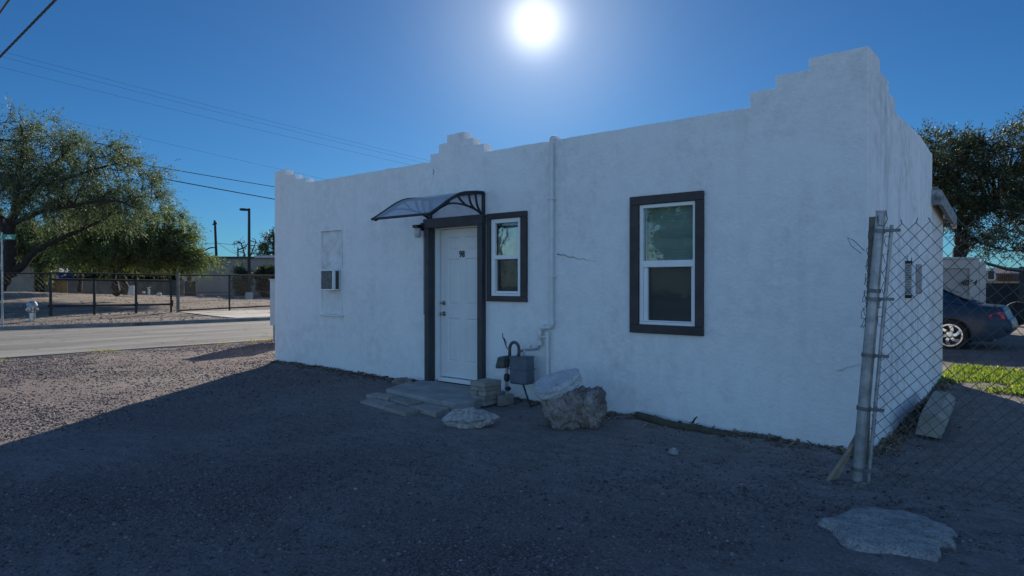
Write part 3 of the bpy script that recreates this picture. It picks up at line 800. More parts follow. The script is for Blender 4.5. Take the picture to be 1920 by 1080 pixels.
q = MB(); q.tube([(-3.478,Y,.67)] + elbow((-3.478,Y,.67),(-3.478,-.06,.61),(-3.6,-.14,.60),.04) + [(-3.60,-.16,.598),(-3.66,-.22,.585)], .015, 8)
q.tube([(-3.55,-.12,.61),(-3.555,-.12,.64),(-3.53,-.13,.65)], .008, 6); make('gas_line', q, M['galv'], pr_)

# gas meter -------------------------------------------------------------
gm = thing('gas_meter', (-3.6, -.22, 0), 'grey gas meter with looped pipe standing on a riser by the front wall', 'gas meter')
q = MB(); Y = -.22
sec = [(-.125,.205),(-.132,.25),(-.125,.36),(-.128,.40),(-.122,.50),(-.118,.53),(.118,.53),(.122,.50),(.128,.40),(.125,.36),(.132,.25),(.125,.205)]
q.prism(sec, Y-.09, Y+.09, lambda u, v, a: (-3.605 + u, a, v)); make('body', q, M['meter'], gm, bevel=.028, seg=3)
q = MB(); q.box(-3.735, -3.475, Y-.10, Y+.10, .372, .386); q.box(-3.728, -3.482, Y-.094, Y+.094, .512, .528); make('flange', q, M['meter'], gm, bevel=.006)
q = MB(); q.prism([(-.02,-.07),(.0,-.085),(.11,-.075),(.12,.03),(.09,.07),(.02,.05)], Y-.15, Y-.03, lambda u, v, a: (-3.875 + u, a, .46 + v)); make('regulator', q, M['meterdark'], gm, bevel=.02, seg=3)
q = MB(); lp_ = [(-3.765, Y-.03, .50), (-3.765, Y-.03, .60)] + [(-3.695 - .07*math.cos(t), Y-.03, .61 + .078*math.sin(t)) for t in [math.pi*i/10 for i in range(11)]] + [(-3.625, Y-.03, .58), (-3.635, Y-.03, .525)]
q.tube(lp_, .019, 10); make('pipe_loop', q, M['meterdark'], gm, smooth=True)
q = MB(); q.tube([(-3.785,Y-.06,.40),(-3.785,Y-.06,-.12)], .019, 10); make('riser', q, M['galv'], gm)
q = MB(); q.lathe([(.018,-.05),(.033,-.03),(.036,0),(.033,.03),(.018,.05)], (-3.785,Y-.06,.27), (0,0,1), 12); make('union', q, M['blackpipe'], gm); q = MB(); q.box(-3.80,-3.735,Y-.08,Y-.04,.13,.15); q.lathe([(.024,-.02),(.024,.03)], (-3.765,Y-.06,.135), (0,0,1), 8); make('valve', q, M['blackpipe'], gm)
q = MB(); q.tube([(-3.59,Y,.21),(-3.45,Y-.02,-.07)], .011, 8); make('brace_leg', q, M['blackpipe'], gm)
q = MB(); q.tube([(-3.615,Y,.525),(-3.60,Y,.56),(-3.565,Y,.575),(-3.56,Y,.61)], .020, 8); q.lathe([(.026,-.012),(.026,.012)], (-3.60,Y,.555), (.4,0,1), 8); make('fitting', q, simple('pale fitting', (.5,.5,.5), .5, .3, 20), gm)
q = MB(); q.tube([(-3.86,Y-.05,.79),(-3.855,Y-.05,.74),(-3.83,Y-.05,.70),(-3.815,Y-.05,.66),(-3.79,Y-.04,.60)], .006, 5); q.tube([(-3.835,Y-.05,.73),(-3.80,Y-.05,.68),(-3.81,Y-.05,.64)], .005, 5); make('wire', q, M['blackpipe'], gm)

# ------------------------------------------------------------------ doorstep, pavers
def quad_slab(name, quad, z0, z1, m, label, cat, group=None, bev=.01, rough=0):
    if cat == 'paver':
        mx, my = sum(p[0] for p in quad)/4, sum(p[1] for p in quad)/4; quad = [(mx + (x-mx)*.965, my + (y-my)*.955) for x, y in quad]
    q = MB(); q.prism(quad, z0, z1, lambda u, v, a: (u, v, a))
    cx = sum(p[0] for p in quad)/len(quad); cy = sum(p[1] for p in quad)/len(quad)
    return finish(make(name, q, m, org=(cx, cy, z0), bevel=bev), label, cat, group)
quad_slab('doorstep', [(-5.52,-.004),(-5.47,-.45),(-5.30,-.86),(-4.6,-.97),(-3.93,-1.02),(-3.86,-.76),(-4.0,-.3),(-4.05,-.004)], -.15, .055, M['concrete'], 'low worn concrete slab in front of the door', 'doorstep', None, .02)
pv = [('back left', [(-5.33,-1.15),(-5.38,-.93),(-4.95,-.93),(-4.90,-1.14)], .015, 'flat tan paver against the left end of the concrete doorstep'),
      ('back mid', [(-4.885,-1.14),(-4.935,-.96),(-4.42,-1.03),(-4.40,-1.27)], .012, 'flat tan paver in the middle of the row touching the doorstep edge'),
      ('front left', [(-5.12,-1.40),(-5.16,-1.18),(-4.66,-1.20),(-4.58,-1.47)], -.004, 'flat tan paver at the outer left corner of the paver step'),
      ('front mid', [(-4.565,-1.49),(-4.60,-1.28),(-4.15,-1.32),(-4.10,-1.57)], .002, 'flat tan paver in the middle of the outer paver row'),
      ('right', [(-4.38,-1.29),(-4.36,-1.05),(-3.94,-1.06),(-3.85,-1.36)], .006, 'flat tan paver at the right end of the step near the pale rock')]
for i, (_, qd, zt, lb) in enumerate(pv):
    quad_slab('paver', qd, -.10, zt, M['paverb'] if i % 2 else M['paver'], lb, 'paver', 'flat pavers laid beside the doorstep', .012)
# stacked pavers
lay = ['bottom', 'second', 'third', 'fourth']
zb = -.035
for k in range(4):
    for s in (0, 1):
        x0 = -4.075 + s*.118 + rnd.uniform(-.008, .008); y0 = -.60 + rnd.uniform(-.012, .012)
        q = MB(); q.box(0, .112, 0, .29, 0, .053)
        o = make('paver', q, M['paver'] if (k+s) % 2 else M['paverb'], org=(0,0,0), bevel=.007); o.location = (x0, y0, zb + k*.0545); o.rotation_euler.z = rnd.uniform(-.04, .04)
        finish(o, f'{"right" if s else "left"} hand brown paver in the {lay[k]} layer of the stack beside the doorstep', 'paver', 'pavers stacked beside the doorstep')
q = MB(); q.box(0, .235, 0, .29, 0, .06); o = make('paver', q, M['paver'], org=(0,0,0), bevel=.008); o.location = (-4.075, -.605, zb + 4*.0545); o.rotation_euler.z = -.03
finish(o, 'wide tan cap paver lying topmost on the stack beside the doorstep', 'paver', 'pavers stacked beside the doorstep')
q = MB(); q.box(0, .06, 0, .22, 0, .12); o = make('paver', q, M['paverb'], org=(0,0,0), bevel=.008); o.location = (-3.815, -.42, -.05); o.rotation_euler.z = -.1
finish(o, 'brown paver stood on edge behind the right side of the stack', 'paver', 'pavers stacked beside the doorstep')

# ------------------------------------------------------------------ rocks
def rock(name, c, size, seed, m, label, rough=.25, rotz=0, sub=4, tilt=None, freq=1.3, ridge=.0, flat=None, shape=None, box=0):
    bm = bmesh.new(); bmesh.ops.create_icosphere(bm, subdivisions=sub, radius=1)
    off = Vector((seed*3.7, seed*1.3, seed*7.1))
    for v in bm.verts:
        p = v.co.copy(); n1 = noise.fractal(p*freq + off, 1.0, 2.0, 5)
        rg = abs(noise.noise(p*freq*2.3 + off)) if ridge else 0
        f_ = 1 + rough*n1 - ridge*rg + .35*rough*noise.cell(p*freq*1.7 + off)*.3
        q = p*f_
        if box:
            k_ = box; L_ = (abs(p.x)**k_ + abs(p.y)**k_ + abs(p.z)**k_)**(1/k_); q = q/L_
        if shape: q = shape(q)
        if flat is not None and q.z > flat: q.z = flat + (q.z - flat)*.2
        v.co = Vector((q.x*size[0], q.y*size[1], q.z*size[2]))
    bmesh.ops.recalc_face_normals(bm, faces=bm.faces)
    me = bpy.data.meshes.new(name); bm.to_mesh(me); bm.free()
    o = link_mesh(name, me, m, None, 0, True)
    o.location = c; o.rotation_euler = (tilt[0] if tilt else 0, tilt[1] if tilt else 0, rotz)
    return finish(o, label, 'rock')
ALONG = math.atan2(.6432, .7657)     # angle of the view direction's cross axis
rock('boulder', (-2.585,-.80,.135), (.205,.20,.235), 5, M['rock_pink'], 'large craggy tan boulder by the wall beside the gas meter, carrying a pale slab', .26, .65, 5, freq=1.6, ridge=.20, box=3.5)
rock('boulder', (-2.385,-.62,.13), (.155,.18,.215), 9, M['rock_pink'], 'rounded craggy rock pressed against the large tan boulder, under the big window', .26, .3, 5, freq=1.7, ridge=.22, box=2.8)
def slab_shape(q): return Vector((q.x*1.05, q.y*(1 - .25*max(0, q.x)), max(-.55, min(.7, q.z)) + .22*q.x*q.x))
dir_ = (at(1092,705,6.75) - at(1012,738,6.75))
o = rock('stone_slab', (-2.635,-.835,.365), (.232,.19,.078), 14, M['rock_slab'], 'pale flat stone slab tilted on top of the craggy boulder', .13, 0, 5, freq=1.3, box=3.0, shape=slab_shape)
ex = dir_.normalized(); ez = (Vector((0,0,1)) - ex*ex.z + Vector((.15,-.25,0))).normalized(); ey = ez.cross(ex).normalized(); ez = ex.cross(ey)
o.rotation_euler = Matrix((ex, ey, ez)).transposed().to_euler()
rock('rock', (-3.31,-1.43,.02), (.265,.15,.105), 21, M['rock_pale'], 'pale hollowed limestone rock lying in front of the paver stack', .28, .70, 5, freq=1.1, ridge=.10)
def flat_rock(out, z0, hgt, m, label):
    ring = [Vector((p.x, p.y, 0)) for p in (at(x, y, F*(CAMH - z0)/(y - HY)) for x, y in out)]
    # finer outline with a broken edge
    fine = []
    for i, p in enumerate(ring):
        q_ = ring[(i+1) % len(ring)]
        for k in range(4): fine.append(p.lerp(q_, k/4) + Vector((rnd.gauss(0, .004), rnd.gauss(0, .004), 0)))
    c = sum(fine, Vector())/len(fine); n = len(fine); q = MB()
    prof = [(1.06, -.06), (1.03, -.01), (1.0, .45), (.97, .72), (.90, .86), (.78, .94), (.6, 1.0), (.42, 1.02), (.22, 1.04)]
    for f_, h in prof:
        for p in fine:
            v = c + (p - c)*f_; h2 = h*hgt + (.012*noise.fractal(Vector((v.x*6, v.y*6, 1)), 1, 2, 4) + .02*noise.noise(Vector((v.x*2.5, v.y*2.5, 6))) if h > .3 else 0)
            q.v.append((v.x, v.y, z0 + h2))
    q.v.append((c.x, c.y, z0 + hgt*1.04))
    for r_ in range(len(prof)-1):
        for i in range(n): q.f.append((r_*n+i, r_*n+(i+1)%n, (r_+1)*n+(i+1)%n, (r_+1)*n+i))
    k = (len(prof)-1)*n
    for i in range(n): q.f.append((k+i, k+(i+1)%n, len(q.v)-1))
    q.m = [0]*len(q.f)
    return finish(make('rock', q, m, org=(c.x, c.y, z0), smooth=True), label, 'rock')
flat_rock([(1537,986),(1568,977),(1600,966),(1640,962),(1690,967),(1740,982),(1775,994),(1796,1006),(1801,1012),(1783,1014),(1796,1030),(1794,1038),(1776,1032),(1762,1030),(1766,1046),(1756,1056),(1725,1049),(1690,1044),(1650,1043),(1610,1034),(1585,1022),(1572,1004)], -.075, .05, M['rock_flat'], 'broad flat grey rock sunk in the gravel in front of the leaning fence post')
rock('rock', (-1.25,-1.07,-.045), (.042,.035,.03), 41, M['rock_pale'], 'small pale stone alone on the bare soil before the big window', .3, 0, 3)
rock('rock', (-5.62,-.30,.04), (.13,.07,.06), 45, M['rock_pink'], 'brown rubble stone at the wall left of the doorstep', .35, .4, 4)
rock('rock', (-5.42,-.33,.035), (.07,.05,.05), 47, M['rock_pink'], 'small brown rubble stone touching the left corner of the doorstep', .35, 1.2, 3)

# dry root lying along the foot of the wall
q = MB(); pts = []; rr = []
for i in range(24):
    t = i/23; x = lerp(-2.15, -.62, t); pts.append((x, -.10 - .05*math.sin(t*5) - .05*t, gz(x, -.12) + .018 - .02*t)); rr.append((.038*(1-t)**.7 + .008)*(1 + .25*noise.noise(Vector((t*9, 0, 2)))))
q.tube(pts, rr, 8); q.tube([(-1.52,-.12,.02),(-1.49,-.14,.06),(-1.46,-.15,.085)], [.012,.009,.005], 6)
finish(make('root', q, simple('dry root bark', (.10,.085,.055), .95, .4, 20, bscale=40, bdist=.006), org=(-1.4,-.1,-.05), smooth=True), 'dry brown root lying along the foot of the front wall below the big window', 'root')
# litter of leaves and crumbs at the wall foot
lit = MB()
for i in range(900):
    x = -9.2 + 9.3*rnd.random(); y = -.02 - abs(rnd.gauss(0, .10)); z = gz(x, y) + .004
    if -5.5 < x < -3.9: continue
    a = rnd.uniform(0, 6.28); L = rnd.uniform(.012, .05); wd = L*rnd.uniform(.12, .4); d = Vector((math.cos(a), math.sin(a), rnd.uniform(-.1, .5)))*L; e = Vector((-math.sin(a), math.cos(a), rnd.uniform(-.3,.3)))*wd
    c = Vector((x, y, z + .01)); lit.add([c-d-e, c+d-e, c+d+e, c-d+e], [(0,1,2,3)])
for i in range(900):
    y = .05 + 4.1*rnd.random(); x = .015 + abs(rnd.gauss(0, .07)); z = gz(x, y) + .004
    a = rnd.uniform(0, 6.28); L = rnd.uniform(.012, .05); wd = L*rnd.uniform(.12, .4); d = Vector((math.cos(a), math.sin(a), rnd.uniform(-.1, .9)))*L; e = Vector((-math.sin(a), math.cos(a), rnd.uniform(-.3,.3)))*wd
    c = Vector((x, y, z + .01)); lit.add([c-d-e, c+d-e, c+d+e, c-d+e], [(0,1,2,3)])
finish(make('leaf_litter', lit, M['litter'], fix=False), 'dry leaves and crumbs of plaster along the foot of the house walls', 'leaf litter', kind='stuff')

# concrete wheel stop on the right
q = MB()
fr_ = [(.205,.92,-.03),(.415,.90,-.04),(.450,.98,.10),(.385,.95,.17),(.245,.96,.17)]
bk_ = [(.10,2.30,-.03),(.33,2.36,-.03),(.36,2.36,.13),(.30,2.34,.20),(.16,2.34,.20)]
q.add(fr_ + bk_, [(0,1,2,3,4)[::-1], (5,6,7,8,9)] + [(i, (i+1)%5, 5+(i+1)%5, 5+i) for i in range(5)])
finish(make('concrete_block', q, simple('tan concrete', (.34,.31,.26), .92, .3, 6, bscale=30, bdist=.005), org=(.28,1.6,-.05), bevel=.009, seg=2), 'long tan concrete wheel stop block lying beside the side wall behind the fence', 'concrete block')

# ------------------------------------------------------------------ chain link fence on the right
FY = -.89
LEAN = (.254 - .106)/(1.889 + .073)
cf = thing('chain_link_fence', (.15, FY, -.07), 'rusty chain link fence with leaning steel end post at the right corner of the house', 'fence')
def leanx(z): return LEAN*(z + .073)
q = MB()
x0 = .128
zsec = [-.16, .5, 1.0, 1.52, 1.90]
q.tube([(x0 + leanx(z), FY, z) for z in zsec], [.043, .042, .041, .036, .033], 16, True)
q.tube([(x0 + leanx(1.89), FY, 1.89), (x0 + leanx(1.905), FY, 1.905)], [.035, .035], 16)
make('post', q, M['galv'], cf, smooth=False)
for z, r in ((.02,.050),(.47,.050),(.86,.048),(1.27,.050),(1.33,.046),(1.76,.042)):
    q = MB(); q.lathe([(r,-.014),(r,.014)], (x0 + leanx(z), FY, z), (LEAN, 0, 1), 16)
    if z not in (1.33,): q.box(x0 + leanx(z) + r*.6, x0 + leanx(z) + .135 if z > 0 else 0, FY-.02, FY-.012, z-.011, z+.011); q.tube([(x0+leanx(z)+.125,FY-.035,z),(x0+leanx(z)+.125,FY+.02,z)], .009, 6)
    make('tension_band', q, M['galvband'], cf)
q = MB(); q.tube([(x0 + .072 + leanx(z)*1.02, FY+.005, z) for z in (-.12, .6, 1.2, 1.80)], .013, 8); make('tension_bar', q, M['galv'], cf)
q = MB()
dw, dh = .085, .0955; x1w = 3.6; zt = 1.838
nw = int((x1w - .19)/(dw/2)); 
for i in range(nw):
    xa_ = .205 + i*dw/2; pts = []; nseg = 41
    for j in range(nseg+1):
        z = zt - .030 - (j-1)*dh/2 if j else zt
        if z < -.09: break
        side_ = (i + j) % 2
        xx = xa_ + (dw/2)*side_ + leanx(z)*1.0 - .02*math.sin(z*2+1)
        yy = FY + (.0035 if side_ else -.0035) + .006*noise.noise(Vector((xx*3, z*3, 0)))
        zz = z + .006*noise.noise(Vector((xx*6, z*6, 4)))
        pts.append((xx, yy, zz))
    # twisted end on top: neighbours meet
    if i % 2 == 0: pts[0] = (pts[1][0] + rnd.uniform(.006,.016)*(1 if rnd.random() < .5 else -1), FY, zt + rnd.uniform(-.010, .008))
    else: pts[0] = (pts[1][0] + rnd.uniform(-.016,.016), FY, zt + rnd.uniform(-.014, .004))
    q.tube(pts, .0036, 4, False)
make('wire_mesh', q, M['galvdark'], cf, fix=False)
q = MB(); q.tube([(3.62 + leanx(z), FY, z) for z in (-.15, 1.9)], .03, 12); make('post', q, M['galv'], cf)
q = MB()   # tangled tie wire round the post
for s in range(3):
    pts = []
    for i in range(40):
        z = lerp(1.05, 1.80, i/39); a = i*1.05 + s*2; pts.append((x0 + leanx(z) + .016*math.cos(a) - .006*s + (-.043 if s else .055), FY + .03*math.sin(a), z + .02*math.sin(i*1.9+s)))
    q.tube(pts, .0024, 4, False)
q.tube([(x0+leanx(1.9)-.02,FY-.034,1.87),(x0+leanx(1.9)-.01,FY-.045,1.80),(x0+leanx(1.9)+.03,FY-.045,1.79),(x0+leanx(1.9)+.045,FY-.03,1.84),(x0+leanx(1.9)+.03,FY,1.91)], .003, 4, False)
q.tube([(.17,FY,1.62),(.10,FY-.02,1.70),(.06,FY-.02,1.72),(.08,FY,1.66),(.15,FY,1.60)], .0028, 4, False)
make('tie_wire', q, M['galvdark'], cf, fix=False)
# vertical wooden slat behind the post
q = MB(); q.obox((.165,-.72,.95), (.024,0,0), (0,.011,0), (.022,.0,.93))
finish(make('wooden_stake', q, M['woodold'], org=(.12,-.72,0), bevel=.003), 'olive weathered wooden stake standing upright behind the leaning fence post', 'stake')
# boards leaning on the post
for (p, b_, wd, lb) in (((-.02,-.98,-.09), (.135,-.80,.30), .021, 'upper split board leaning on the foot of the fence post'), ((-.055,-1.05,-.10), (.12,-.86,.24), .013, 'lower narrow stick leaning on the foot of the fence post')):
    p, b_ = Vector(p), Vector(b_); d = (b_-p); u = d.normalized(); s_ = u.cross(Vector((.2,-1,.1))).normalized(); n2 = u.cross(s_)
    q = MB(); q.obox((p+b_)/2, d/2, s_*wd, n2*.008)
    finish(make('board', q, M['wood'], org=p, bevel=.003), lb, 'board', 'old boards at the foot of the fence post')
# crumbled concrete footing
rock('footing', (.12,-1.0,-.135), (.22,.17,.075), 61, M['rock_pink'], 'crumbled pale concrete footing half buried at the base of the fence post', .35, -.5, 5, freq=3.0, ridge=.2)

# ------------------------------------------------------------------ grass
def grass_patch(n, seed):
    r = np.random.RandomState(seed); out = []
    while len(out) < n:
        x = r.uniform(-.1, 6.5); y = r.uniform(2.9, 6.1)
        lo_ = 3.75 - .38*x if x < 2 else 3.0
        lo_ += .35*noise.noise(Vector((x*2, y*2, 3)))
        if y < lo_: continue
        if noise.noise(Vector((x*1.6, y*1.6, 8))) + .45*noise.noise(Vector((x*6, y*6, 2))) + .42 < r.uniform(0, .75): continue
        out.append((x, y, gz(x, y)))
    P = np.array(out, dtype=np.float32); n = len(P)
    a = r.uniform(0, 6.28, n); h = r.uniform(.02, .075, n); wd = r.uniform(.004, .009, n); ln = r.uniform(0, .05, n); b = r.uniform(0, 6.28, n)
    ux, uy = np.cos(a)*wd, np.sin(a)*wd
    Vv = np.zeros((n, 4, 3), dtype=np.float32)
    Vv[:,0] = P + np.stack([-ux,-uy,-.01+0*ux],1); Vv[:,1] = P + np.stack([ux,uy,-.01+0*ux],1)
    md = P + np.stack([np.cos(b)*ln*.35, np.sin(b)*ln*.35, h*.6],1)
    Vv[:,2] = md + np.stack([ux*.8,uy*.8,0*ux],1); Vv[:,3] = P + np.stack([np.cos(b)*ln, np.sin(b)*ln, h],1)
    Ff = np.arange(n*4).reshape(n,4)
    return Vv.reshape(-1,3), Ff
Vg, Fg = grass_patch(34000, 5)
finish(np_make('grass', Vg, Fg, M['grass']), 'sunlit strip of short green grass behind the chain link fence', 'grass', kind='stuff')

tuft = MB()
for i in range(5200):
    y = rnd.uniform(-6, 9); d_ = abs(rnd.gauss(0, .14))
    dn = -.05 + 1.3*noise.noise(Vector((y*1.1, 3, 0))) + (.6 if y > .9 else 0)
    if rnd.random() > dn: continue
    x = kn(y) + .12 + d_; z = gz(x, y); a_ = rnd.uniform(0, 6.28); h = rnd.uniform(.02, .09); l_ = rnd.uniform(0, .06)
    tuft.add([(x - .006*math.sin(a_), y + .006*math.cos(a_), z - .01), (x + .006*math.sin(a_), y - .006*math.cos(a_), z - .01), (x + l_*math.cos(a_), y + l_*math.sin(a_), z + h)], [(0,1,2)])
finish(make('dry_grass', tuft, leaf_mat('dry grass', [(0,(.16,.14,.05)), (.6,(.30,.25,.10)), (1,(.42,.36,.18))], (1.3,1.3,.9), .4), fix=False), 'dry yellowish grass tufts along the near kerb', 'grass', kind='stuff')
PL = []
while len(PL) < 9000:
    y = rnd.uniform(-4, 26); x = kf(y) - .4 - 24*rnd.random()**1.3
    if noise.noise(Vector((x*.5, y*.25, 4))) < rnd.uniform(-.5, .4): continue
    PL.append((x, y, gz(x, y)))
Vl, Fl = stones(PL, .028, 8)
finish(np_make('gravel', Vl, Fl, island('lot stones', [(0,(.10,.085,.075)), (.6,(.24,.20,.175)), (1,(.42,.37,.33))])), 'scattered stones over the dirt lot across the road', 'gravel', kind='stuff')
# ------------------------------------------------------------------ trees
def leaves(tips, outs, r, per, twl, ls, droop, wind=(0,0,0), asp=.32):
    """feathery sprays: every tip carries twigs, every twig a run of narrow leaves"""
    n = len(tips); T_ = np.repeat(np.array(tips), per, 0); O_ = np.repeat(np.array(outs), per, 0); m = len(T_)
    d = O_*.7 + r.normal(0, .65, (m,3)) + np.array([0,0,-droop]) + np.array(wind)
    d /= np.linalg.norm(d, axis=1)[:,None]
    L = twl*r.uniform(.5, 1.25, m); K = 9
    t = np.linspace(.08, 1, K)
    pos = T_[:,None,:] + d[:,None,:]*(L[:,None]*t[None])[:,:,None]
    pos[:,:,2] -= (droop*.35*L[:,None]*t[None]**2)
    pos = pos.reshape(-1,3) + r.normal(0, ls*.45, (m*K,3)); q = len(pos)
    dd = np.repeat(d, K, 0) + r.normal(0, .38, (q,3)); dd /= np.linalg.norm(dd, axis=1)[:,None]
    up_ = r.normal(0, 1, (q,3)); s_ = np.cross(dd, up_); s_ /= np.linalg.norm(s_, axis=1)[:,None] + 1e-6
    l = (ls*r.uniform(.55, 1.3, q))[:,None]
    a = pos - dd*l; b = pos + dd*l; w_ = s_*l*asp
    Vv = np.stack([a, pos + w_, b, pos - w_], 1)
    return Vv.reshape(-1,3), np.arange(q*4).reshape(-1,4)
def tree(name, label, base, limbs, blobs, seed, nsec, ntip, per, twl, ls, droop, leaf, bark='bark', wind=(0,0,0), cat='tree', group=None, rmin=.012, asp=.32, shell=.35, crown=True):
    r = np.random.RandomState(seed); t = thing(name, base, label, cat, group)
    tr = MB(); nod = []
    for pts, ra, rb in limbs:
        pts = [Vector(p) for p in pts]; k = len(pts)
        # smooth the limb
        sm = []
        for i in range(k-1):
            p0, p1, p2, p3 = pts[max(i-1,0)], pts[i], pts[i+1], pts[min(i+2,k-1)]
            for j in range(5):
                u = j/5; sm.append(.5*((2*p1) + (p2-p0)*u + (2*p0-5*p1+4*p2-p3)*u*u + (3*p1-p0-3*p2+p3)*u**3))
        sm.append(pts[-1]); n = len(sm)
        sm = [p + Vector(r.normal(0, ra*.10, 3)) for p in sm]
        rad = [lerp(ra, rb, (i/(n-1))**.8)*(1 + .12*math.sin(i*2.3 + seed)) for i in range(n)]
        tr.tube(sm, rad, 9); nod += [(p, q) for p, q in zip(sm[n//3:], rad[n//3:])]
    W = np.array([b[2] if len(b) > 2 else 1 for b in blobs], dtype=float); W /= W.sum()
    def samp(lo_):
        c, rad = blobs[r.choice(len(blobs), p=W)][:2]
        d = r.normal(0, 1, 3); d /= np.linalg.norm(d); q = lo_ + (1-lo_)*r.uniform()**.5
        return Vector(c) + Vector((d[0]*rad[0]*q, d[1]*rad[1]*q, d[2]*rad[2]*q)), Vector(c)
    def grow(src, dst, ra, rb, n=5):
        mid_ = src.lerp(dst, .5) + Vector((0,0,.12*(dst-src).length)) + Vector(r.normal(0, .06*(dst-src).length, 3))
        return [src.lerp(mid_, u).lerp(mid_.lerp(dst, u), u) for u in [i/n for i in range(n+1)]]
    sec = []
    NP = np.array([p for p, _ in nod]) if nod else np.zeros((0,3))
    for i in range(nsec):
        p, c = samp(.15); j = int(np.argmin(((NP - np.array(p))**2).sum(1))); s_, rr = nod[j]
        pts = grow(s_, p, 0, 0); n = len(pts); ra = max(rmin*2, min(rr*.55, .05))
        tr.tube(pts, [lerp(ra, rmin, u/(n-1)) for u in range(n)], 5, False); sec += pts[2:]
    SP = np.array(sec); tips, outs = [], []
    for i in range(ntip):
        p, c = samp(shell); j = int(np.argmin(((SP - np.array(p))**2).sum(1))); s_ = sec[j]
        pts = grow(s_, p, 0, 0, 3); n = len(pts)
        tr.tube(pts, [lerp(rmin, rmin*.4, u/(n-1)) for u in range(n)], 4, False)
        o_ = (p - c); o_ = o_.normalized() if o_.length > 1e-3 else Vector((0,0,1))
        tips.append(p); outs.append(o_)
        if r.uniform() < .6: tips.append(pts[2]); outs.append(o_)
    make('trunk', tr, M[bark], t, fix=False, smooth=True)
    if crown:
        Vv, Ff = leaves([tuple(p) for p in tips], [tuple(p) for p in outs], r, per, twl, ls, droop, wind, asp)
        np_make('crown', Vv, Ff, leaf, t)
    return t
# mesquite behind the far fence, trunk at the left edge of the view
D = 27.5
tb = at(-14, 556, D)
tree('mesquite_tree', 'big mesquite tree with thick forked leaning trunk at the left, behind the far fence', tb,
     [([at(-30,560,D), at(-14,548,D), at(8,520,D), at(20,490,D), at(18,455,D), at(20,425,D), at(40,385,D), at(75,340,D), at(120,290,D)], .40, .07),
      ([at(12,512,D), at(40,500,D), at(70,470,D), at(105,452,D), at(150,432,D), at(200,412,D)], .19, .05),
      ([at(18,435,D), at(-10,400,D+1), at(-60,350,D+1), at(-100,300,D+1)], .22, .06),
      ([at(25,420,D), at(70,400,D-1), at(140,385,D-2), at(210,375,D-2), at(255,390,D-2)], .12, .03),
      ([at(30,400,D), at(35,340,D-.5), at(45,280,D-1), at(40,230,D-1)], .16, .03),
      ([at(75,345,D), at(140,330,D+.5), at(205,310,D+1), at(250,300,D+1)], .09, .02)],
     [(at(30,288,D), (3.0,3.0,1.6), 1.5), (at(-70,305,D), (2.6,2.6,1.9), .8), (at(135,300,D), (2.5,2.6,1.45), 1.3), (at(212,335,D), (2.0,2.2,1.4), .9), (at(105,360,D-1), (2.4,2.4,1.2), 1.1), (at(20,365,D), (2.2,2.2,1.2), .8), (at(225,385,D), (1.8,1.8,.9), .5)],
     11, 95, 580, 9, .72, .062, .32, M['leaf_a'], wind=(.15,.1,0), shell=.3, asp=.26)
D = 36
tb = at(219, 548, D)
tree('mesquite_tree', 'rounded drooping yellow green mesquite with double trunk in the dirt lot', tb,
     [([at(219,549,D), at(216,535,D), at(213,515,D), at(205,480,D), at(190,440,D), at(170,410,D)], .22, .06),
      ([at(232,550,D), at(236,538,D), at(232,525,D), at(225,505,D), at(235,470,D), at(255,430,D), at(270,400,D)], .20, .05),
      ([at(232,500,D), at(270,470,D-.5), at(310,455,D-.5), at(335,465,D)], .10, .03),
      ([at(210,500,D), at(170,470,D), at(140,465,D)], .09, .03)],
     [(at(230,400,D), (2.9,2.9,1.5), 1.2), (at(165,430,D), (2.2,2.2,1.7), 1), (at(290,430,D), (2.1,2.1,1.3), 1.1), (at(325,455,D), (1.3,1.5,.9), .7), (at(250,455,D-.5), (2.6,2.4,.9), 1.3), (at(185,458,D), (2.2,2.2,.9), 1), (at(335,472,D), (.8,1.2,.5), .35), (at(285,468,D), (1.8,1.8,.6), .8), (at(200,474,D), (2.4,2.0,.4), .6), (at(300,476,D), (1.6,1.8,.35), .4), (at(372,485,D), (.8,1.0,.5), .25)],
     12, 110, 640, 11, .8, .075, .8, M['leaf_b'], wind=(.15,.1,0), shell=.25, asp=.26)
D = 46
tree('tree', 'slim leafy tree hanging over the far block wall, left of the wooden gate', at(78,548,D),
     [([at(78,549,D), at(77,520,D), at(75,480,D), at(80,430,D)], .18, .06)],
     [(at(75,450,D), (2.2,2.2,1.3)), (at(84,500,D), (.38,.5,.9), .14), (at(20,445,D), (2.4,2.4,1.2), .8), (at(120,450,D), (2.0,2.0,1.2), .8)], 13, 40, 240, 9, .7, .10, .7, M['leaf_b'])
D = 42
tree('tree', 'dark evergreen tree standing behind the wooden yard fence', at(150,545,D),
     [([at(150,547,D), at(152,500,D), at(155,450,D)], .16, .05)], [(at(150,470,D), (1.9,1.9,1.1)), (at(165,445,D), (1.5,1.5,1.1))], 14, 40, 260, 10, .6, .10, .2, M['leaf_c'])
for px_, t_, (rx_, rz_), nm_, lb_, lf_ in ((190, 54, (2.2, 1.0), 'shrub', 'dark bush behind the board fence under the drooping mesquite', 'leaf_c'), (262, 55, (2.4, 1.1), 'shrub', 'dark bush behind the board fence beside the ramada', 'leaf_c'), (318, 60, (2.2, 1.1), 'shrub', 'dark bush standing in the shade behind the ramada roof', 'leaf_c')):
    tree(nm_, lb_, at(px_, 545, t_), [([at(px_,546,t_), at(px_,530,t_), at(px_+2,515,t_)], .10, .04)], [(at(px_,514,t_), (rx_,1.2,rz_))], px_, 24, 170, 9, .8, .13, .3, M[lf_], cat='shrub')
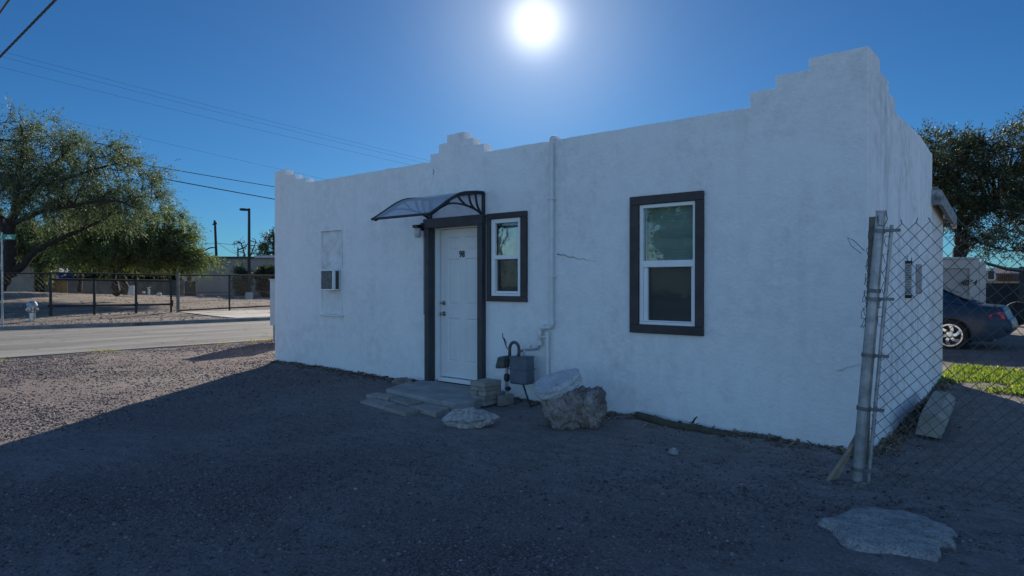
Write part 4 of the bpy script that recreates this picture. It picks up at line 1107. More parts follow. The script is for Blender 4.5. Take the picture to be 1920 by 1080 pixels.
tree('tree', 'yellow green tree beyond the beige block wall, seen past the forked trunk', at(20,545,56), [([at(20,546,56), at(22,500,56), at(25,465,56)], .18, .06)], [(at(25,460,56), (2.6,2.2,1.5)), (at(-40,455,56), (2.6,2.2,1.5)), (at(60,475,56), (1.2,1.4,.9), .4)], 77, 40, 300, 9, .9, .12, .6, M['leaf_b'])
# shrub by the lamp post
D = 50
tree('shrub', 'dense dark green shrub beside the barrel under the lamp post', at(498,558,D), [([at(498,559,D), at(498,535,D), at(500,515,D)], .06, .03)],
     [(at(512,522,D), (1.0,1.2,.9)), (at(500,512,D), (.5,.6,.5), .4), (at(514,545,D), (.8,.9,.6), .5)], 15, 30, 150, 9, .4, .10, .2, M['leaf_c'], cat='shrub')
tree('shrub', 'thin pale shrub against the beige building, just left of the lamp post', at(456,557,D+1), [([at(456,558,D+1), at(455,530,D+1), at(452,505,D+1)], .05, .02)],
     [(at(454,525,D+1), (.55,.55,1.0))], 16, 14, 50, 8, .5, .09, .3, M['leaf_a'], cat='shrub')
D = 75
tree('bare_tree', 'thin bare winter tree behind the beige building, left of the lamp post', at(462,540,D), [([at(462,540,D), at(462,500,D), at(458,475,D), at(452,455,D)], .16, .05), ([at(462,495,D), at(474,470,D), at(480,452,D)], .10, .04)],
     [(at(455,462,D), (1.3,1.3,1.3)), (at(472,468,D), (1.2,1.2,1.4))], 17, 26, 60, 1, .9, .03, 0, M['leaf_c'], bark='bark_thin', rmin=.025, crown=False)
D = 62
tree('tree', 'dark sparse tree at the house corner behind the beige building', at(520,550,D), [([at(520,550,D), at(518,500,D), at(514,460,D), at(512,430,D)], .20, .06)],
     [(at(514,462,D), (1.2,1.2,1.5)), (at(500,475,D), (1.0,1.0,.8), .4), (at(540,450,D), (2,2,1.6))], 18, 40, 130, 4, .6, .10, .1, M['leaf_c'], rmin=.02)
tree('tree', 'leafy green tree across the yard, mirrored in the upper pane of the big window', (-10.9,-21.5,0),
     [([(-10.9,-21.5,-.1), (-10.8,-21.4,1.2), (-11.0,-21.6,2.6), (-10.7,-21.3,4.0)], .22, .06)], [((-10.7,-21.5,4.2), (2.5,2.4,2.3), 1), ((-12.2,-21.8,3.4), (1.0,1.3,1.0), .25)], 91, 40, 300, 8, .6, .10, .25, M['leaf_b'])
# big tree on the right behind the trailer
D = 26
tree('acacia_tree', 'tall dark spreading tree rising behind the beige trailer on the right', at(1800,560,D),
     [([at(1800,560,D), at(1800,480,D), at(1801,445,D), at(1806,425,D), at(1830,400,D), at(1862,365,D), at(1890,330,D)], .32, .06),
      ([at(1801,445,D), at(1790,420,D), at(1770,395,D+.5), at(1745,350,D+1)], .16, .05),
      ([at(1815,415,D), at(1850,395,D-1), at(1910,380,D-1), at(1965,360,D-1)], .14, .04),
      ([at(1803,432,D), at(1800,380,D+1), at(1795,320,D+1), at(1790,280,D+1)], .14, .03),
      ([at(1806,440,D), at(1850,460,D-1), at(1895,470,D-1)], .06, .02)],
     [(at(1765,300,D), (1.5,2.0,1.1), .9), (at(1800,340,D), (2.2,2.2,1.6), 1.4), (at(1860,320,D), (2.0,2.0,1.5), 1.2), (at(1930,320,D), (2.2,2.2,1.9), 1.2), (at(1985,260,D), (2.0,2.2,1.5), .7), (at(1860,400,D), (2.2,2.2,1.0), 1), (at(1770,390,D), (1.4,1.6,.9), .6), (at(1890,460,D-.5), (1.8,1.6,.6), .55), (at(1740,350,D+1), (1.0,1.2,1.0), .5), (at(1990,400,D), (1.8,2,1.2), .7)],
     19, 130, 800, 8, .6, .058, .08, M['leaf_c'], wind=(.35,.1,.1), shell=.3)

# ------------------------------------------------------------------ across the road: fence, gate, hydrant, sign
def pole(mb, x, y, z0, z1, r, n=8): mb.tube([(x, y, z0), (x, y, z1)], r, n)
FX = -29.0
def linkmesh(y0, y1, z0, z1, dw=.16, dh=.18, r=.0016):
    q = MB(); n = int((y1-y0)/(dw/2))
    for i in range(n):
        pts = []; z = z1; j = 0
        while z > z0: pts.append((FX + .004*(1 if j % 2 else -1), y0 + i*dw/2 + (dw/2)*((i+j) % 2), z)); z -= dh/2; j += 1
        q.tube(pts, r, 3, False)
    return q
lf = thing('chain_link_fence', (FX, 0, 0), 'chain link fence across the road passing in front of the forked mesquite trunk', 'fence')
for y in (-6, -3.4, -.8):
    q = MB(); pole(q, FX, y, -.1, 1.78, .03); make('post', q, M['dark_metal'], lf)
q = MB(); q.tube([(FX, -6, 1.70), (FX, 2.05, 1.74)], .024, 6); make('rail', q, M['dark_metal'], lf)
make('wire_mesh', linkmesh(-6, 2.0, .08, 1.7), M['galvdark'], lf, fix=False)
gt = thing('metal_gate', (FX, 4.5, 0), 'wide dark pipe gate with chain link infill across the road', 'gate')
for y in (2.11, 3.62, 5.19):
    q = MB(); pole(q, FX, y, -.06, 1.77 if y < 2.5 else 1.55, .052); make('gate_upright', q, M['dark_metal'], gt)
for ya, za, yb, zb_, r_ in ((2.1,1.77,6.75,1.72,.034), (2.1,1.52,6.6,1.47,.044), (2.0,.49,6.6,.44,.042)):
    q = MB(); q.tube([(FX,ya,za),(FX,yb,zb_)], r_, 6); make('gate_rail', q, M['dark_metal'], gt)
for y in (2.11, 3.62, 5.19):
    q = MB(); q.tube([(FX+.05,y,.36),(FX+.05,y,.50)], .055, 8); q.tube([(FX+.05,y,.49),(FX+.05,y,.57)], .07, 8); make('wheel_bracket', q, M['dark_metal'], gt)
q = MB(); pole(q, FX, 6.62, -.0, 1.62, .045); q.tube([(FX+.06,6.62,.36),(FX+.06,6.62,.62)], .07, 8); make('latch_post', q, M['dark_metal'], gt)
make('wire_mesh', linkmesh(2.15, 6.6, .5, 1.5), M['galvdark'], gt, fix=False)
rfn = thing('chain_link_fence', (FX, 10, 0), 'chain link fence with three rails right of the gate, in front of the beige building', 'fence')
q = MB(); pole(q, FX, 6.92, -.1, 1.80, .07, 10); make('post', q, simple('weathered pale post', (.20,.18,.16), .8, .4, 6), rfn)
for y in (9.27, 13.2, 17.2):
    q = MB(); pole(q, FX, y, .0, 1.77, .042); make('post', q, M['dark_metal'], rfn)
for za, zb_, r_ in ((1.72,1.76,.034), (.93,1.0,.016), (.16,.36,.036)):
    q = MB(); q.tube([(FX,6.95,za),(FX,17.2,zb_)], r_, 6); make('rail', q, M['dark_metal'], rfn)
make('wire_mesh', linkmesh(7.0, 17, .2, 1.7), M['galvdark'], rfn, fix=False)

hp = atx(60, 603, -26.6); hz = gz(hp.x, hp.y)
hy = thing('fire_hydrant', (hp.x, hp.y, hz), 'silver painted fire hydrant on the far verge', 'fire hydrant')
hm = simple('silver paint', (.40,.41,.43), .3, .3, 14, metal=.85); hx, hyy = hp.x, hp.y
q = MB(); q.lathe([(.15,-.05),(.15,.03),(.10,.04),(.095,.30),(.12,.33),(.12,.40),(.125,.42),(.125,.50),(.15,.51),(.15,.54)], (hx,hyy,hz), (0,0,1), 18); make('barrel', q, hm, hy, smooth=False)
q = MB(); q.lathe([(.16,0),(.165,.02),(.14,.10),(.09,.15),(.045,.17),(.04,.22),(.02,.23)], (hx,hyy,hz+.545), (0,0,1), 18); make('bonnet', q, hm, hy, smooth=False)
for ax, r_ in (((.6,-.75,0), .085), ((.77,.64,0), .06), ((-.77,-.64,0), .06)):
    q = MB(); a_ = Vector(ax).normalized(); q.lathe([(r_*.8,.08),(r_*.8,.13),(r_,.135),(r_,.19),(r_*.45,.2),(r_*.4,.235)], (hx,hyy,hz+.42), a_, 14); make('nozzle_cap', q, hm, hy)

ssp = at(4, 560, 21.5)
st = thing('street_sign', (ssp.x, ssp.y, -.1), 'green street name sign on a thin pole at the left edge of the picture', 'street sign')
q = MB(); q.tube([(ssp.x, ssp.y, -.1), (ssp.x, ssp.y, at(4,436,21.5).z)], .028, 8); make('pole', q, M['galv'], st)
rt = Vector((.7657,-.6432*1,0)).normalized(); rt = Vector((.7657,.6432,0)); rt.normalize()
cz = at(4, 444.5, 21.5); c0 = Vector((cz.x, cz.y, cz.z)) + rt*.02
nrm_ = Vector((.6432,-.7657,0))
q = MB(); q.obox(c0, rt*.40, nrm_*.006, Vector((0,0,.085))); bl_ = make('sign_blade', q, simple('sign green', (.01,.22,.13), .4, .15, 5), st, bevel=.004)
q = MB()
for dx0, dx1, z0, z1 in ((-.12,-.06,-.03,.03),(.10,.17,-.05,-.01),(.19,.30,-.05,-.01),(.16,.26,.02,.05)):
    q = MB(); q.obox(c0 + rt*((dx0+dx1)/2) + nrm_*.0085 + Vector((0,0,(z0+z1)/2)), rt*((dx1-dx0)/2), nrm_*.0015, Vector((0,0,(z1-z0)/2))); make('lettering', q, M['white'], bl_)

# block wall, wooden gate and yard fence at the back of the lot
def panel(name, pa, pb, ta, tb, th, m, label, cat, rail=None):
    """upright wall between two ground points (px) with given top rows"""
    a, b = pa, pb; u = (b - a); u.z = 0; u.normalize(); n = Vector((-u.y, u.x, 0))
    q = MB(); q.add([a - n*th, b - n*th, Vector((b.x,b.y,tb)) - n*th, Vector((a.x,a.y,ta)) - n*th, a + n*th, b + n*th, Vector((b.x,b.y,tb)) + n*th, Vector((a.x,a.y,ta)) + n*th],
        [(0,1,2,3),(4,7,6,5),(0,3,7,4),(1,5,6,2),(3,2,6,7),(0,4,5,1)])
    return finish(make(name, q, m, org=a, bevel=.01), label, cat)
blockm = simple('beige block wall', (.30,.25,.20), .9, .3, 3, bscale=5, bdist=.02)
panel('block_wall', at(-260,548,47), at(65,549,47), at(-260,494,47).z, at(65,499,47).z, .1, blockm, 'long beige block wall at the back of the lot behind the forked mesquite', 'wall')
q = MB(); a = at(69, 549, 46.6); q.box(a.x-.13, a.x+.13, a.y-.13, a.y+.13, a.z-.2, at(69,493,46.6).z); finish(make('gate_pillar', q, M['dark_metal'], org=a, bevel=.02), 'dark narrow pillar at the end of the beige block wall', 'pillar')
panel('block_wall', at(73,549,47), at(94,548,47), at(73,503,47).z, at(94,506,47).z, .1, blockm, 'short leaf covered block wall between the dark pillar and the wooden gate', 'wall')
def boards(name, pa, pb, top, m, label, cat, nb):
    u = pb - pa; L = Vector((u.x,u.y,0)).length; d = Vector((u.x,u.y,0)).normalized(); n = Vector((-d.y,d.x,0)); q = MB()
    for i in range(nb):
        c = pa + u*((i+.5)/nb); zt = top + rnd.uniform(-.03,.03); hw = L/nb*.47
        q.obox(Vector((c.x, c.y, (c.z-.15+zt)/2)), d*hw, n*(.02 + .004*(i % 2)), Vector((0,0,(zt-c.z+.15)/2)))
    return finish(make(name, q, m, org=pa), label, cat)
boards('wooden_gate', at(95.5,547,47), at(126,548,46.5), at(110,524,47).z, simple('orange cedar', (.36,.19,.06), .8, .35, 2.5), 'bright orange brown wooden gate panel at the back of the lot', 'gate', 11)
boards('board_fence', at(127,549,46), at(345,553,49), at(230,525,47).z, simple('dark weathered boards', (.13,.115,.10), .9, .4, 2), 'long dark weathered board fence at the back of the lot behind the double trunk mesquite', 'fence', 60)
boards('board_fence', at(346,556,47), at(367,556,47), at(356,528,47).z, simple('black boards', (.03,.03,.032), .9, .4, 2), 'short blackish fence between the board fence and the beige building', 'fence', 8)

def bld(name, px0, px1, pyt, pyb, t, depth, m, label, cat):
    """block whose front faces the camera roughly, returns root and frame"""
    a, b = at(px0, pyb, t), at(px1, pyb, t); zt = at((px0+px1)/2, pyt, t).z; z0 = min(a.z, b.z) - .4
    u = Vector((b.x-a.x, b.y-a.y, 0)); L = u.length; u.normalize(); n = Vector((-u.y, u.x, 0))
    th_ = thing(name, (a.x, a.y, z0), label, cat)
    P = lambda s, d, z: Vector((a.x, a.y, 0)) + u*s + n*d + Vector((0,0,z))
    return th_, P, L, z0, zt
def pbox(P, s0, s1, d0, d1, z0, z1, mb=None):
    mb = mb or MB()
    vs = [P(s, d, z) for z in (z0, z1) for s, d in ((s0,d0),(s1,d0),(s1,d1),(s0,d1))]
    return mb.add(vs, [(0,3,2,1),(4,5,6,7),(0,1,5,4),(1,2,6,5),(2,3,7,6),(3,0,4,7)])
bb, P, L, z0, zt = bld('building', 364, 640, 484, 557, 54, 9, None, 'low flat roofed beige building behind the lamp post on the left', 'building')
make('wall', pbox(P, 0, L, 0, 8, z0, zt), simple('beige render', (.38,.31,.25), .9, .22, .6, bscale=6, bdist=.01), bb)
q = pbox(P, -.25, L*.42, -.25, 8.2, zt+.005, zt+.12); make('roof', q, simple('dark roof edge', (.09,.075,.065), .8, .3, 2), bb)
q = pbox(P, L*.42+.01, L, -.3, 8.2, zt+.02, zt+.20); make('fascia', q, simple('pale fascia', (.60,.58,.55), .7, .2, 2), bb)
q = pbox(P, .02, .22, -.08, -.003, z0, zt); make('corner_post', q, simple('grey post', (.33,.30,.28), .8, .3, 3), bb)
q = pbox(P, L*.37, L*.37+.12, -.06, -.003, z0, zt); make('pilaster', q, simple('grey post', (.33,.30,.28), .8, .3, 3), bb)
q = pbox(P, -.95, -.62, -.02, .06, at(356,545,54).z, at(356,517,54).z); make('door_frame', q, simple('pale frame', (.45,.42,.38), .8, .3, 3), bb)
# ramada with dark sloping roof left of it
ra, P, L, z0, zt = bld('ramada', 300, 362, 497, 556, 55, 5, None, 'shaded open ramada with dark sloping roof left of the beige building', 'ramada')
q = MB(); vs = [P(0,0,at(300,476,55).z), P(L,0,at(362,492,55).z), P(L,5,at(362,492,55).z), P(0,5,at(300,476,55).z)]; vs += [v + Vector((0,0,.16)) for v in vs]
q.add(vs, [(0,3,2,1),(4,5,6,7),(0,1,5,4),(1,2,6,5),(2,3,7,6),(3,0,4,7)]); make('roof', q, M['dark_metal'], ra)
for s_ in (.15, L/2, L-.15):
    q = pbox(P, s_-.07, s_+.07, .1, .24, z0, zt-.05 if s_ > L/2 else zt+.2); make('post', q, simple('ramada post', (.26,.22,.18), .8, .3, 3), ra)
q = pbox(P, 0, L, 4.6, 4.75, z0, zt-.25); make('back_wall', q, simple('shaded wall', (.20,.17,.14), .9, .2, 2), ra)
# white gabled shed with a blue tarp
sh, P, L, z0, zt = bld('shed', 84, 128, 505, 540, 60, 4, None, 'pale gabled shed roof showing behind the orange wooden gate', 'shed')
make('wall', pbox(P, 0, L, 0, 3.5, z0, zt), simple('pale siding', (.48,.48,.48), .8, .15, 2), sh)
q = MB(); q.prism([(-.2,zt),(L+.2,zt+.05),(L*.55,at(110,491,60).z+.15),(0,at(90,494,60).z)], -.2, 3.7, lambda u_, v_, a_: P(u_, a_, v_)); make('roof', q, simple('pale shed roof', (.42,.43,.44), .8, .2, 1.5), sh)
q = MB(); a = at(114, 512, 52); q.prism([(-1.0,-1.2),(1.0,-1.2),(.6,.55),(0,.75),(-.5,.5)], -.9, .9, lambda u_, v_, w_: a + rt*u_*.65 + Vector((-rt.y, rt.x, 0))*w_ + Vector((0,0,v_*.6)))
finish(make('tarp', q, simple('blue tarp', (.02,.05,.22), .5, .3, 2), org=a, bevel=.05), 'dark blue tarp covering a heap behind the wooden gate', 'tarp')

# lamp post, barrel and bits on the lot
D = 46
lpz = at(467, 562, D)
lm = thing('street_lamp', lpz, 'tall dark square lamp post with one shoebox head left of the house', 'street lamp')
q = MB(); q.tube([lpz - Vector((0,0,.2)), at(467.5,391,D)], [.12,.085], 4); make('pole', q, M['dark_metal'], lm)
hc = at(459, 393, D); q = MB(); q.prism([(-.30,-.04),(-.28,.055),(-.10,.075),(.18,.05),(.30,.03),(.30,-.03),(.1,-.075),(-.25,-.07)], -.16, .16, lambda u_, v_, w_: hc + rt*u_ + Vector((-rt.y,rt.x,0))*w_ + Vector((0,0,v_*1.1))); make('lamp_head', q, M['dark_metal'], lm, bevel=.01)
ba = at(467, 563, D-.6)
q = MB(); q.lathe([(.24,-.1),(.25,.02),(.255,.05),(.25,.2),(.255,.22),(.25,.4),(.255,.42),(.24,.52),(.2,.53)], ba, (0,0,1), 18)
finish(make('barrel', q, simple('dirty white plastic', (.50,.48,.44), .7, .3, 6), org=ba), 'dirty white barrel base at the foot of the lamp post', 'barrel')
for (px, py, s, lb) in ((224,549,.20,'white stone at the foot of the double trunk mesquite'), (269,549,.16,'white stone left of the small pale statue'), (298,553,.26,'white stone right of the small pale statue'), (505,563,.26,'pale stone at the right of the white barrel'), (378,557,.30,'brown stone just before the left end of the beige building'), (408,559,.24,'brown stone before the middle of the beige building'), (444,560,.30,'brown stone left of the white barrel')):
    t_ = 42 if px < 310 else 45
    rock('rock', at(px, py, t_) + Vector((0,0,.03)), (s*.75, s*.6, s*.42), px, M['rock_slab'] if px < 300 else M['rock_pink'], lb, .3, px, 3)
a = at(247, 552, 43); q = MB(); q.obox(a + Vector((0,0,.12)), rt*.22, Vector((-rt.y,rt.x,0))*.2, Vector((0,0,.15))); q.obox(a + Vector((0,0,.42)) + rt*.2, rt*.03, Vector((-rt.y,rt.x,0))*.2, Vector((0,0,.15))); q.obox(a + Vector((0,0,.42)) - rt*.02, rt*.19, Vector((-rt.y,rt.x,0))*.02 , Vector((0,0,.14)))
finish(make('crate', q, simple('white box', (.6,.57,.52), .7, .3, 4), org=a, bevel=.01), 'open white box left beside the double trunk mesquite', 'box')
a = at(279, 551, 43); q = MB(); q.tube([a - Vector((0,0,.1)), a + Vector((0,0,.2)), a + Vector((0,0,.30)) + rt*.02], [.08,.07,.05], 10); q.tube([a + Vector((0,0,.30)), a + Vector((0,0,.36)) - rt*.08, a + Vector((0,0,.44)) + rt*.12], [.05,.06,.02], 8)
finish(make('statue', q, simple('pale plaster', (.6,.58,.55), .7, .2, 6), org=a, smooth=True), 'small pale bird shaped statue on the lot', 'statue')
a = at(248, 574, 33); a.z = gz(a.x, a.y); 
q = MB(); q.obox(a + Vector((0,0,.0)), rt*1.1, Vector((-rt.y,rt.x,0))*.5, Vector((0,0,.05))); finish(make('concrete_slab', q, M['concrete'], org=a, bevel=.02), 'low grey concrete slab lying on the dirt behind the gate', 'slab')

# utility pole and signal mast arms in the distance
D = 92
up_ = thing('utility_pole', at(407,535,D), 'leaning dark wooden utility pole behind the beige building', 'utility pole')
q = MB(); q.tube([at(408,540,D), at(403.5,418,D)], [.22,.15], 8); make('pole', q, M['bark'], up_)
q = MB(); q.tube([at(403.5,419,D), at(402.3,413,D)], [.22,.10], 8); q.tube([at(399,421,D), at(408,419,D)], .10, 6); make('transformer_cap', q, M['dark_metal'], up_)
def mast(px, pyb, pyt, arm, label):
    t = thing('signal_mast', at(px, 540, D), label, 'mast', 'traffic signal masts in the distance')
    q = MB(); q.tube([at(px,540,D), at(px,pyt,D)], [.13,.10], 6); make('pole', q, M['dark_metal'], t)
    q = MB(); q.tube([at(x,y,D) for x, y in arm], [.09]*(len(arm)-1) + [.06], 6); make('arm', q, M['dark_metal'], t)
mast(377.3, 487, 466, [(377.3,472.5),(384,469.5),(392,465.5),(397,464.3),(403,464.3)], 'distant signal mast arm left of the leaning utility pole')
mast(446.3, 485, 464, [(446.3,469),(453,466),(460,463),(464,461)], 'distant signal mast arm just left of the lamp post')

# ------------------------------------------------------------------ overhead cables
def cable(name, a, b, sag, r, label, ext=(0, 0), n=24, twist=False):
    a, b = Vector(a), Vector(b); d = b - a; a = a - d*ext[0]; b = b + d*ext[1]; q = MB(); 
    base = [a.lerp(b, i/n) - Vector((0,0,4*sag*(i/n)*(1-i/n))) for i in range(n+1)]
    if twist:
        m_ = n*8
        for s in range(3):
            pts = []
            for i in range(m_+1):
                u = i/m_; p = a.lerp(b, u) - Vector((0,0,4*sag*u*(1-u))); an = i*.55 + s*2.09
                pts.append(p + Vector((math.cos(an), 0, math.sin(an)))*r*.62)
            q.tube(pts, r*.55, 5)
    else: q.tube(base, r, 6)
    return finish(make(name, q, M['black'], org=a, fix=False), label, 'cable', 'overhead cables')
cable('cable', at(0,110,9.0), at(108,0,7.6), 0, .017, 'thick twisted service cable crossing the top left corner of the sky', (.8, 1.2), twist=True)
cable('cable', at(0,29,9.3), at(21,0,8.9), 0, .014, 'shorter thick cable cutting the extreme top left corner of the sky', (3, 4))
cable('cable', at(0,274,30), at(515,371,38), .1, .026, 'lower of the two dark cables passing through the mesquite crown to the house', (.35, .5))
cable('cable', at(21,262,32), at(515,348,40), .1, .02, 'upper of the two dark cables passing through the mesquite crown to the house', (.35, .5))
cable('cable', at(0,93,52), at(800,296,70), .3, .0085, 'uppermost of the three faint parallel cables high over the mesquite', (.2, .5))
cable('cable', at(0,103,52.5), at(790,300,70), .3, .0085, 'middle one of the three faint parallel cables high over the mesquite', (.2, .5))
cable('cable', at(0,123,52), at(770,305,70), .3, .0085, 'lowest of the three faint parallel cables high over the mesquite', (.2, .5))
cable('cable', at(230,246,60), at(610,334,75), .2, .008, 'single faint cable between the mesquite crown and the left end of the parapet', (.8, .5))
for (p, q_, lb) in (((408,455),(452,481),'far sagging wire from the leaning utility pole down to the right'), ((330,457),(404,455.5),'far thin wire reaching the leaning utility pole from the left'), ((408,456),(520,460),'far thin wire running level behind the lamp post')):
    cable('cable', at(*p, 92), at(*q_, 95), .15, .025, lb)

# ------------------------------------------------------------------ car behind the house
CG = .085; YN = 8.88; XR = .47           # ground height, near side, rear end
car = thing('parked_car', (-1.8, YN + .85, CG), 'dark blue sedan parked nose hidden behind the house on the right', 'car')
top_prof = [(0,.50),(.02,.60),(.10,.66),(.13,.80),(.17,.845),(.55,.875),(.95,.93),(3.2,.93),(3.6,.86),(4.3,.74),(4.5,.62),(4.56,.50)]
roof_prof = [(.56,.885),(.85,1.03),(1.15,1.18),(1.5,1.30),(1.9,1.355),(2.3,1.355),(2.7,1.28),(3.0,1.12),(3.3,.94)]
low_prof = [(0,.40),(.06,.33),(.2,.27),(.5,.20),(4.2,.20),(4.56,.36)]
wheels = (.965, 3.62)
def halfw(u): return .85*(1 - .22*(1 - sstep(u, -.05, .45))**1.6 - .20*sstep(u, 4.0, 4.6)**1.6)
su = sorted(set([round(.04*i, 3) for i in range(115)]))
def lowz(u):
    z = pw(u, low_prof)
    for wc in wheels:
        d = abs(u - wc)
        if d < .36: z = max(z, .30 + math.sqrt(max(0, .36**2 - d*d))*.97 - .01)
    return z
ring = []
for u in su:
    zl = lowz(u); zt = pw(u, top_prof); hw = halfw(u); zt = max(zt, zl + .02)
    r_ = []
    for k in range(10):
        t = k/9; z = lerp(zl, zt - .03, t); zz = z/.85
        f_ = 1 - .10*(max(0, zz - .62)/.4)**1.5 - .09*(max(0, .45 - zz)/.45)**2
        if .40 < z < .58 and u < .12: f_ += .03
        r_.append((hw*f_, z))
    sh_ = r_[-1][0]
    r_ += [(sh_ - .012, zt - .012), (sh_ - .05, zt), (sh_*.6, zt + .012), (0, zt + .018)]
    ring.append(r_)
q = MB(); nr = len(ring[0]); full = 2*nr - 1
for u, r_ in zip(su, ring):
    pts = [(YN + .85 - y, z) for y, z in r_] + [(YN + .85 + y, z) for y, z in r_[-2::-1]]
    for y, z in pts: q.v.append((XR - u, y, z + CG))
for i in range(len(su)-1):
    for j in range(full-1): q.f.append((i*full+j, i*full+j+1, (i+1)*full+j+1, (i+1)*full+j))
q.f.append(tuple(range(full))); q.f.append(tuple(range((len(su)-1)*full, len(su)*full))[::-1]); q.m = [0]*len(q.f)
pm, pnt, pbs = nodes('dark blue car paint'); pbs.inputs['Base Color'].default_value = (.004,.021,.046,1); pbs.inputs['Roughness'].default_value = .38; pbs.inputs['Specular IOR Level'].default_value = .25; pbs.inputs['Metallic'].default_value = .0
pbs.inputs['Coat Weight'].default_value = .08; pbs.inputs['Coat Roughness'].default_value = .06
body = make('body', q, pm, car, smooth=True)
# cabin: pillars and roof in paint, glass inset
su2 = [.56 + .08*i for i in range(35)]; q = MB(); qg = MB(); rows2 = []
for u in su2:
    zr = pw(u, roof_prof); zb_ = pw(u, top_prof) - .015; hb = halfw(u)*.90; ht = lerp(hb, .60, min(1, max(0, (zr - zb_)/.42)))
    rows2.append([(hb, zb_), (lerp(hb, ht, .10), lerp(zb_, zr, .10)), (lerp(hb, ht, .82), lerp(zb_, zr, .82)), (ht - .03, zr - .02), (ht*.6, zr + .012), (0, zr + .02)])
nr = 6; full = 2*nr - 1
for u, r_ in zip(su2, rows2):
    pts = [(YN + .85 - y, z) for y, z in r_] + [(YN + .85 + y, z) for y, z in r_[-2::-1]]
    for y, z in pts: q.v.append((XR - u, y, z + CG))
for i in range(len(su2)-1):
    for j in range(full-1): q.f.append((i*full+j, i*full+j+1, (i+1)*full+j+1, (i+1)*full+j)); q.m.append(0)
make('cabin', q, pm, car, smooth=True)
cgm = simple('tinted car glass', (.012,.015,.02), .06, .1, 3); cgm.node_tree.nodes['Principled BSDF'].inputs['Specular IOR Level'].default_value = .7
def glass_strip(u0, u1, side, f0=.14, f1=.80, off=.008):
    q = MB(); n = 8
    for i in range(n+1):
        u = lerp(u0, u1, i/n); zr = pw(u, roof_prof); zb_ = pw(u, top_prof) - .015; hb = halfw(u)*.90; ht = lerp(hb, .60, min(1, max(0, (zr - zb_)/.42)))
        for f_ in (f0, f1): q.v.append((XR - u, YN + .85 + side*(lerp(hb, ht, f_) + off), lerp(zb_, zr, f_) + CG))
    for i in range(n): q.f.append((2*i, 2*i+1, 2*i+3, 2*i+2)); q.m.append(0)
    return q
for s_ in (-1, 1):
    for u0, u1 in ((1.18, 1.48), (1.53, 2.12), (2.18, 2.86)): make('side_window', glass_strip(u0, u1, s_), cgm, car)
def end_glass(ua, ub):
    q = MB(); n = 6
    for i in range(n+1):
        u = lerp(ua, ub, i/n); zr = pw(u, roof_prof); zb_ = pw(u, top_prof) - .015; hb = halfw(u)*.90; ht = lerp(hb, .60, min(1, max(0, (zr - zb_)/.42)))
        for s_ in (-1, -.5, 0, .5, 1): q.v.append((XR - u, YN + .85 + s_*(ht - .08), zr + CG + .016 + .012*(1 - s_*s_)))
    for i in range(n):
        for j in range(4): q.f.append((i*5+j, i*5+j+1, i*5+j+6, i*5+j+5)); q.m.append(0)
    return q
make('rear_window', end_glass(.66, 1.40), cgm, car, smooth=True); make('windscreen', end_glass(2.5, 3.2), cgm, car, smooth=True)
for s_ in (-1, 1):
    q = MB(); pts = [(.115,.63),(.12,.74),(.18,.765),(.30,.74),(.36,.69),(.33,.645),(.2,.625)]
    ins = [(XR - u, YN + .85 + s_*(halfw(u)*(1 - .10*(max(0, z/.85 - .62)/.4)**1.5) - .02), z + CG) for u, z in pts]; outp = [(x, y + s_*.03, z) for x, y, z in ins]
    q.add(ins + outp, [tuple(range(7)), tuple(range(7, 14))[::-1]] + [(i, (i+1)%7, 7+(i+1)%7, 7+i) for i in range(7)])
    q.add([(XR - .105, YN + .85 + s_*.66, .64+CG), (XR - .105, YN + .85 + s_*.40, .64+CG), (XR - .13, YN + .85 + s_*.40, .77+CG), (XR - .13, YN + .85 + s_*.68, .77+CG)], [(0,1,2,3)])
    tlm = simple('red lamp lens', (.42,.012,.025), .15, .2, 30)
    make('tail_light', q, tlm, car)
q = MB(); q.obox((XR - .56, YN + .018, .585 + CG), (.17,0,0), (0,.006,0), (0,0,.017)); make('side_moulding', q, simple('pale reflector', (.25,.19,.12), .4, .2, 9), car, bevel=.003)
q = MB(); 
for wc in wheels:
    arc = [(wc + .36*math.cos(t), .30 + .36*math.sin(t)) for t in [math.pi*i/16 for i in range(17)]]
    q.add([(XR - u, YN + .16, z + CG) for u, z in arc] + [(XR - u, YN + 1.54, z + CG) for u, z in arc], [(i, i+1, 18+i, 17+i) for i in range(16)] + [tuple(range(17)), tuple(range(17, 34))])
q.box(XR - 4.3, XR - .3, YN + .25, YN + 1.45, .19 + CG, .30 + CG); make('underbody', q, M['black'], car)
rubber = simple('tyre rubber', (.012,.012,.013), .85, .3, 20); alloy = simple('alloy', (.55,.55,.56), .3, .15, 14, metal=.85)
